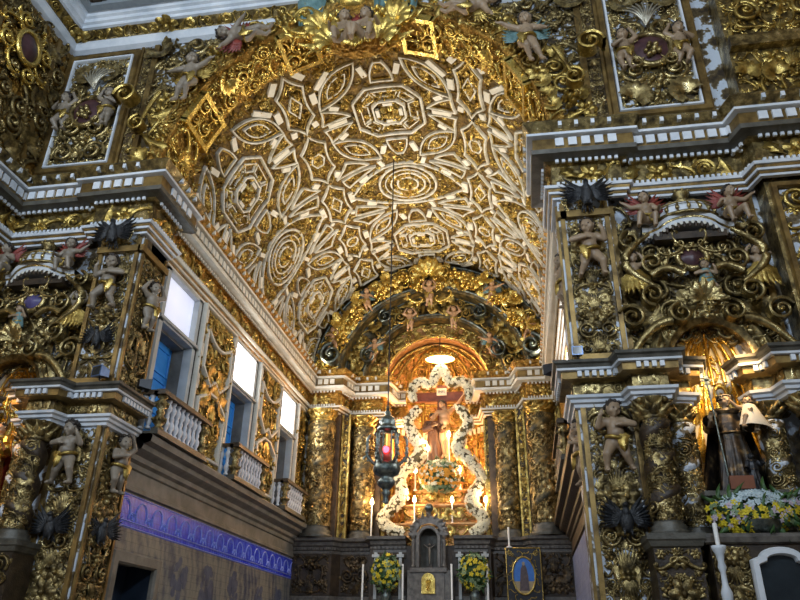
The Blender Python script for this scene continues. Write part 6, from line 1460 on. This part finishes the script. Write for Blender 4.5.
def balcony(y0, y1, label, x=XL, s=1, mats=('baluster', 'brown_wood', 'gold_old')):
    b = thing('balcony', label, 'balcony', (x, (y0 + y1) / 2, 4.92), 'balconies of the chancel'); o = lambda q: x + s * q
    def bx(m, a, c, d, e, z0, z1): m.box(min(o(a), o(c)), max(o(a), o(c)), d, e, z0, z1)
    m = MB(); bx(m, 0, .52, y0 - .08, y1 + .08, 4.92, 4.97); bx(m, .36, .5, y0 - .05, y1 + .05, 4.97, 5.03); m.build('floor_slab', 'grey_mould', b)
    m = MB(); bx(m, .32, .54, y0 - .08, y1 + .08, 5.64, 5.7); bx(m, .35, .51, y0 - .05, y1 + .05, 5.7, 5.74); bx(m, 0, .4, y0 - .08, y0 + .06, 5.64, 5.72); bx(m, 0, .4, y1 - .06, y1 + .08, 5.64, 5.72); m.build('handrail', mats[1], b)
    prof = [(.001, 5.03), (.05, 5.03), (.05, 5.06), (.028, 5.09), (.06, 5.17), (.062, 5.22), (.03, 5.29), (.04, 5.33), (.04, 5.35), (.03, 5.39), (.06, 5.46), (.062, 5.51), (.028, 5.58), (.05, 5.61), (.05, 5.64)]
    n = int((y1 - y0 - .5) / .165)
    for i in range(n):
        m = MB(); m.lathe(prof, (o(.43), y0 + .33 + (y1 - y0 - .66) * i / (n - 1), 0), 12); m.build('baluster', mats[0], b, smooth=True)
    for y in (y0 + .08, y1 - .08):
        m = MB(); m.lathe([(a * 1.9, z) for a, z in prof], (o(.42), y, 0), 14); p = m.build('end_post', mats[2], b, smooth=True)
        m = MB()
        for z in (5.2, 5.48):
            for k in range(6): m.ball((o(.42) + .12 * math.cos(k * 1.05), y + .12 * math.sin(k * 1.05), z), .035, 5, 4)
        m.build('post_carving', 'gold_old', p, smooth=True)
    for q in (.12, .27):
        for y in (y0, y1): m = MB(); m.lathe(prof, (o(q), y, 0), 10); m.build('baluster', mats[0], b, smooth=True)
for (y0, y1), n in zip(WINS, ('nearest', 'middle', 'farthest')):
    balcony(y0 - .12, y1 + .22, f'{n} white balustered balcony on the left wall under its window')
balcony(13.6, 16.5, 'dark balcony seen edge on from below on the right chancel wall', XR, -1, ('brown_wood', 'brown_wood', 'gold_old'))
# gilded carved panels between the windows
gaps = [(WINS[0][1] + .05, WINS[1][0] - .05), (WINS[1][1] + .05, WINS[2][0] - .05), (WINS[2][1] + .05, 20.95)]
for i, (a, b) in enumerate(gaps):
    p = thing('carved_relief', ('gilded carved wall panel between the nearest and the middle balcony', 'gilded carved wall panel between the middle and the farthest balcony', 'narrow gilded carved panel between the farthest window and the altarpiece')[i], 'panel', (XL, (a + b) / 2, 4.92))
    m = MB(); m.box(XL - .02, XL + .04, a, b, 4.92, 8.4); m.build('panel_ground', 'dark_wood', p)
    mp2 = on_left(XL + .04); c = (a + b) / 2; hw = (b - a) / 2
    g = relief(a + .06, b - .06, 5.0, 8.35, min(.3, hw * .55), 850 + i, True, 1); g.merge(relief(a + .06, b - .06, 5.0, 8.35, .15, 950 + i, True, 2, None, .7)); g.mapped(mp2).build('panel_carving', 'gold', p, smooth=True)
    m = MB(); frame_bar(m, [(a + .06, 4.98), (b - .06, 4.98), (b - .06, 8.36), (a + .06, 8.36)], .07, .1, mp2)
    if hw > .6:
        k = hw * .72
        frame_bar(m, poly([(c - k, 7.0), (c - .25, 6.7), (c, 6.85), (c + .25, 6.7), (c + k, 7.0), (c + k, 7.9, .2), (c - k, 7.9)], 4), .07, .12, mp2)
        frame_bar(m, poly([(c - k, 5.2), (c + k, 5.2), (c + k, 6.3), (c + .2, 6.55), (c - .2, 6.55), (c - k, 6.3)], 4), .07, .12, mp2)
        for q in (-1, 1):
            for z in (5.7, 6.62, 7.3, 8.1): m.poly_prism([(c + q * k * 1.22 - .04, z - .16), (c + q * k * 1.22 + .04, z - .16), (c + q * k * 1.22 + .04, z + .16), (c + q * k * 1.22 - .04, z + .16)], mp2, 0, .1)
    m.build('ivory_strapwork', 'white', p)
# the low door in the tile wall
m = MB(); m.box(XL - .62, XL - .5, 11.1, 12.6, 0, 2.95); d = m.build('door_1', 'dark_blue'); tag(d, 'dark low doorway in the tile wall at the left', None, None, 'structure')
m = MB(); frame_bar(m, [(11.12, 0), (11.12, 2.95), (12.6, 2.95), (12.6, 0)], .2, .1, on_left(XL), False); m.build('door_frame', 'frame_dark' if 'frame_dark' in M else 'stone', d)
m = MB(); m.box(XL - .5, XL, 11.2, 11.22, 0, 2.92); m.box(XL - .5, XL, 12.53, 12.55, 0, 2.92); m.build('door_reveal', 'dark_blue', d)
# spotlights on the entablatures
def spotlight(loc, rz, label, mat='iron', s=.11):
    t = thing('spotlight', label, 'lamp', loc, 'floodlights on the side entablatures'); x, y, z = loc
    m = MB(); m.box(x - s * .15, x + s * .15, y - s * .15, y + s * .15, z, z + s * .5); m.build('bracket', 'iron', t)
    m = MB(); c, q = math.cos(rz), math.sin(rz); V = []
    for e, (w, h) in ((-.9, (.7, .55)), (.9, (1., .85))):
        for a, b in ((-w, -h), (w, -h), (w, h), (-w, h)): V.append((x + (a * c - e * q) * s, y + (a * q + e * c) * s, z + s * 1.2 + b * s))
    m.add(V, [(0, 1, 2, 3), (4, 5, 6, 7), (0, 1, 5, 4), (1, 2, 6, 5), (2, 3, 7, 6), (3, 0, 4, 7)]); h = m.build('lamp_housing', mat, t)
    V2 = np.array(V[4:]); V2 = V2.mean(0) + (V2 - V2.mean(0)) * .8 + np.array((-q, c, 0)) * s * .05; m = MB(); m.add(V2, [(0, 1, 2, 3)]); m.build('lamp_glass', 'glass_dark', h)
spotlight((-6.62, 9.78, 5.48), PI * .9, 'blue floodlight standing on the corner of the left pier entablature', 'spot_blue'); spotlight((-6.2, 10.42, 5.48), -.8, 'black floodlight on the inner end of the left pier entablature')
spotlight((.95, 9.8, 5.48), PI, 'small blue floodlight on the corner of the right pier entablature', 'spot_blue', .08); spotlight((.6, 10.3, 5.4), .6, 'black floodlight clamped to the inner end of the right pier entablature', 'iron', .1)

# ------------------------------------------------------------------ statues and furnishings of the side altars
st = robed('saint_statue', 'statue in dark gold-patterned habit holding a child in the right side altar niche', (2.93, 10.12, 3.56), 1.44, 'habit', 'skin',
           dict(wrl=(.14, -.17, .72), ell=(.17, -.07, .62), hdl=(.5, -.6, .3), wrr=(-.2, -.17, .66), elr=(-.19, -.02, .62), hdr=(0, -.3, .6), look=(.25, -1, -.1)), style='tonsure', mantle='habit')
kid = cherub('child_statue', 'small child in cream dress sitting on the arm of the right altar statue', (3.12, 9.98, 4.36), .58, 'seat', flip=True, rotz=rad(15), roll=rad(10), skin='skin')
for c_ in list(kid.children):
    if c_.name.startswith('loincloth'): bpy.data.objects.remove(c_)
m = MB(); t = np.linspace(0, 1, 10)[:, None]; a = np.linspace(0, 2 * PI, 28, endpoint=False)[None, :]
m.grid(np.stack([-.12 * (1 - t) + (.37 - .23 * t + .03 * np.cos(7 * a) * (1 - t)) * np.cos(a), -.08 - .05 * (1 - t) + (.31 - .18 * t) * np.sin(a), .08 + .56 * t + 0 * a], -1), closed_v=True); dr = m.build('dress', 'cream_cloth', smooth=True); dr.parent = kid
sf = thing('processional_staff', 'long silver staff held by the statue in the right side altar', 'staff', (2.74, 9.86, 3.56))
m = MB(); m.tube([(2.73, 9.86, 3.56), (2.71, 9.88, 4.3), (2.69, 9.9, 5.05)], .013, 7); m.build('shaft', 'silver', sf, smooth=True)
m = MB(); m.box(2.66, 2.72, 9.89, 9.91, 5.03, 5.16); m.box(2.63, 2.75, 9.89, 9.91, 5.08, 5.11); m.build('cross_head', 'silver', sf)
an = robed('angel_statue', 'small dark angel kneeling at the feet of the right altar statue', (3.08, 9.96, 3.55), .52, 'iron', 'black', dict(wrl=(.24, -.1, .75), ell=(.2, -.03, .68), wrr=(-.2, -.1, .55)), hair='black')
m = MB(); m.box(2.72, 3.02, 9.82, 9.86, 3.57, 3.74); o = m.build('plaque', 'sign', base=(2.87, 9.84, 3.57)); tag(o, 'red brown name plaque leaning at the feet of the right altar statue', 'sign')
fl = spray('flower_arrangement', 'wide arrangement of yellow and pale flowers on the right side altar', (2.92, 9.62, 3.22), (.58, .22, .26), [('yellow_blossoms', 'yellow', .42, (-.95, .5)), ('pink_blossoms', 'petal_pink', .16, (-.6, .5)), ('pale_sprays', 'petal_pale', .5, (.3, 1)), ('greens', 'leaf_pale', .12, (-.9, .9))], 21, 210, (.035, .06), 70)
m = MB(); m.lathe([(.02, 2.97), (.22, 2.98), (.28, 3.05), (.3, 3.12)], (2.92, 9.66, 0), 18); m.build('bowl', 'silver', fl, smooth=True)
# altar table of the right altar carrying the flowers, candle and frame
tb2 = thing('altar_table', 'dark carved altar step under the flowers of the right side altar', 'table', (2.88, 9.7, 0))
m = MB(); m.box(2.25, 3.52, 9.5, 9.95, 0, 2.86); m.build('table_block', 'dark_wood', tb2)
m = MB(); m.sweep([(2.22, 9.97), (2.22, 9.48), (3.55, 9.48), (3.55, 9.97)], [(0, 2.84), (.03, 2.86), (.05, 2.92), (.05, 2.96), (0, 2.97)]); m.box(2.22, 3.55, 9.48, 9.97, 2.92, 2.97); m.build('table_top', 'marble', tb2)
for x0, x1 in ((2.26, 2.7), (3.3, 3.5)):
    m = relief(x0, x1, 1.5, 2.82, .19, 860, True, 1); m.merge(relief(x0, x1, 1.5, 2.82, .11, 861, True, 2, None, .7)); m.mapped(on_front(9.5)).build('table_carving', 'gold_old', tb2, smooth=True)
gf = thing('reliquary', 'glass-fronted case in a pale curved frame below the flowers on the right', 'case', (3.0, 9.48, 1.6))
a = np.linspace(PI, 0, 13); out = np.vstack([[(2.7, 1.9)], [(2.7, 2.62)], np.c_[3.0 + .2 * np.cos(a), 2.66 + .09 * np.sin(a)], [(3.3, 2.62)], [(3.3, 1.9)]])
m = MB(); frame_bar(m, out, .09, .1, on_front(9.44)); m.build('frame', 'white_cool', gf)
m = MB(); m.poly_prism(out, on_front(9.46), 0, .03); m.build('glass', 'glass_dark', gf)
ck = thing('candlestick', 'tall turned pale candlestick with a white candle beside the right altar', 'candlestick', (2.3, 9.3, 1.9))
m = MB(); m.lathe([(.02, 1.9), (.07, 1.92), (.05, 2.05), (.035, 2.1), (.06, 2.2), (.065, 2.28), (.035, 2.36), (.03, 2.5), (.05, 2.56), (.035, 2.62), (.05, 2.7), (.08, 2.76), (.085, 2.8), (.02, 2.8)], (2.3, 9.3, 0), 16); m.build('stem', 'white_cool', ck, smooth=True)
m = MB(); m.box(2.2, 2.4, 9.2, 9.4, 0, 1.9); m.build('foot', 'dark_wood', ck)
m = MB(); m.lathe([(.027, 2.8), (.027, 3.06), (.001, 3.07)], (2.3, 9.3, 0), 12); m.build('candle', 'wax', ck, smooth=True)
robed('saint_statue', 'statue in gilded robe lit from below in the left side altar niche', (-8.42, 10.1, 3.56), 1.4, 'gold_bright', 'skin_warm', dict(wrl=(.2, -.16, .66), ell=(.18, -.06, .6), wrr=(-.2, -.14, .5)), style='curls', mantle='red_cloth')
# ------------------------------------------------------------------ light
def area(name, loc, rot, size, power, col, sy=None):
    l = bpy.data.lights.new(name, 'AREA'); l.energy = power; l.color = col; l.size = size
    if sy: l.shape = 'RECTANGLE'; l.size_y = sy
    o = bpy.data.objects.new(name, l); C.objects.link(o); o.location = loc; o.rotation_euler = rot; return o
def point(name, loc, power, col, rad_=.1):
    l = bpy.data.lights.new(name, 'POINT'); l.energy = power; l.color = col; l.shadow_soft_size = rad_
    o = bpy.data.objects.new(name, l); C.objects.link(o); o.location = loc; return o
def spot(name, loc, target, power, col, ang=60, blend=.6, r=.1):
    l = bpy.data.lights.new(name, 'SPOT'); l.energy = power; l.color = col; l.spot_size = rad(ang); l.spot_blend = blend; l.shadow_soft_size = r
    o = bpy.data.objects.new(name, l); C.objects.link(o); o.location = loc
    from mathutils import Vector
    o.rotation_euler = (Vector(target) - Vector(loc)).to_track_quat('-Z', 'Y').to_euler(); return o
WARM = (1, .8, .54); COOL = (.72, .85, 1)
area('window_light_1', (XL + .15, 11.95, 7.7), (0, rad(-90), 0), .9, 40, COOL, 1.5)
area('window_light_2', (XL + .15, 15.5, 7.8), (0, rad(-90), 0), .9, 110, (1, .95, .88), 1.5)
area('window_light_3', (XL + .15, 19.0, 7.8), (0, rad(-90), 0), .9, 110, (1, .95, .88), 1.4)
for x, y, z, ry, e in ((-8.5, -1.5, 9.5, -35, 540), (2.8, -1.5, 9.5, 35, 540), (-2.8, -4, 11.5, 0, 540)):
    area('nave_fill_light', (x, y, z), (rad(100), 0, rad(ry)), 1.4, e, COOL, 2.2)  # unseen area lights added for cool daylight and glints on the gilding
for y in (12.4, 14.6, 16.8, 19.0, 20.6):
    for x, t in ((XL + .42, XC + 1.6), (XR - .42, XC - 1.6)): spot('cornice_lamp', (x, y, 10.0), (t, y + .2, 13.6), 290, (1, .86, .64), 120, 1, .12)
point('apse_lamp', (-2.4, 22.1, 10.3), 210, (1, .6, .28), .2)
point('throne_fill_light', (-3.6, 22.5, 8.0), 290, (1, .5, .19), .15)  # this point and the next are added orange fill for the niche
point('throne_fill_light', (-1.4, 22.4, 6.9), 260, (1, .5, .19), .15)
for x, y, z, e in ((-3.28, 22.2, 6.95, 26), (-1.85, 22.2, 6.95, 30), (-2.16, 22.0, 8.02, 20), (-2.85, 21.85, 7.6, 26), (-3.25, 21.85, 5.95, 26), (-1.05, 21.75, 5.9, 22), (-4.43, 21.05, 5.75, 20)): point('bulb_light', (x, y - .12, z), e, (1, .68, .36), .06)
spot('column_fill_spot', (-1.2, 19.2, 6.0), (-5.2, 21.3, 7.0), 520, (1, .52, .2), 60, .7, .15)  # added spot without a fixture, turns the left columns orange
spot('niche_spot', (3.1, 9.5, 5.6), (2.95, 10.6, 4.9), 150, (1, .66, .3), 110, .8, .06)
spot('niche_spot', (-8.9, 9.4, 5.6), (-8.5, 10.4, 4.6), 120, (1, .55, .22), 100, .8, .06)
# ------------------------------------------------------------------ world and camera
w = bpy.data.worlds.new('world'); bpy.context.scene.world = w; w.use_nodes = True
w.node_tree.nodes['Background'].inputs['Color'].default_value = (.62, .72, .9, 1); w.node_tree.nodes['Background'].inputs['Strength'].default_value = .16
cam = bpy.data.cameras.new('camera'); co = bpy.data.objects.new('camera', cam); C.objects.link(co)
from mathutils import Matrix
f = 700.
def unit(v): return v / np.linalg.norm(v)
cy = unit(np.array([130, -355, f])); cz = np.array([25, 1350, f]); cz = unit(cz - cy * (cz @ cy)); cx_ = np.cross(cz, cy)
if cx_[0] < 0: cx_ = -cx_
R = np.array([cx_, cy, cz])
m4 = Matrix.Identity(4)
for i in range(3):
    m4[i][0] = R[i, 0]; m4[i][1] = R[i, 1]; m4[i][2] = -R[i, 2]
m4[0][3], m4[1][3], m4[2][3] = 0, 0, 1.6
co.matrix_world = m4; cam.sensor_width = 36; cam.lens = 36 * f / 800; cam.clip_end = 200
sc = bpy.context.scene; sc.camera = co
sc.view_settings.view_transform = 'Standard'; sc.view_settings.look = 'None'; sc.view_settings.exposure = 0.; sc.view_settings.gamma = 1
try: sc.view_settings.use_curve_mapping = False
except Exception: pass
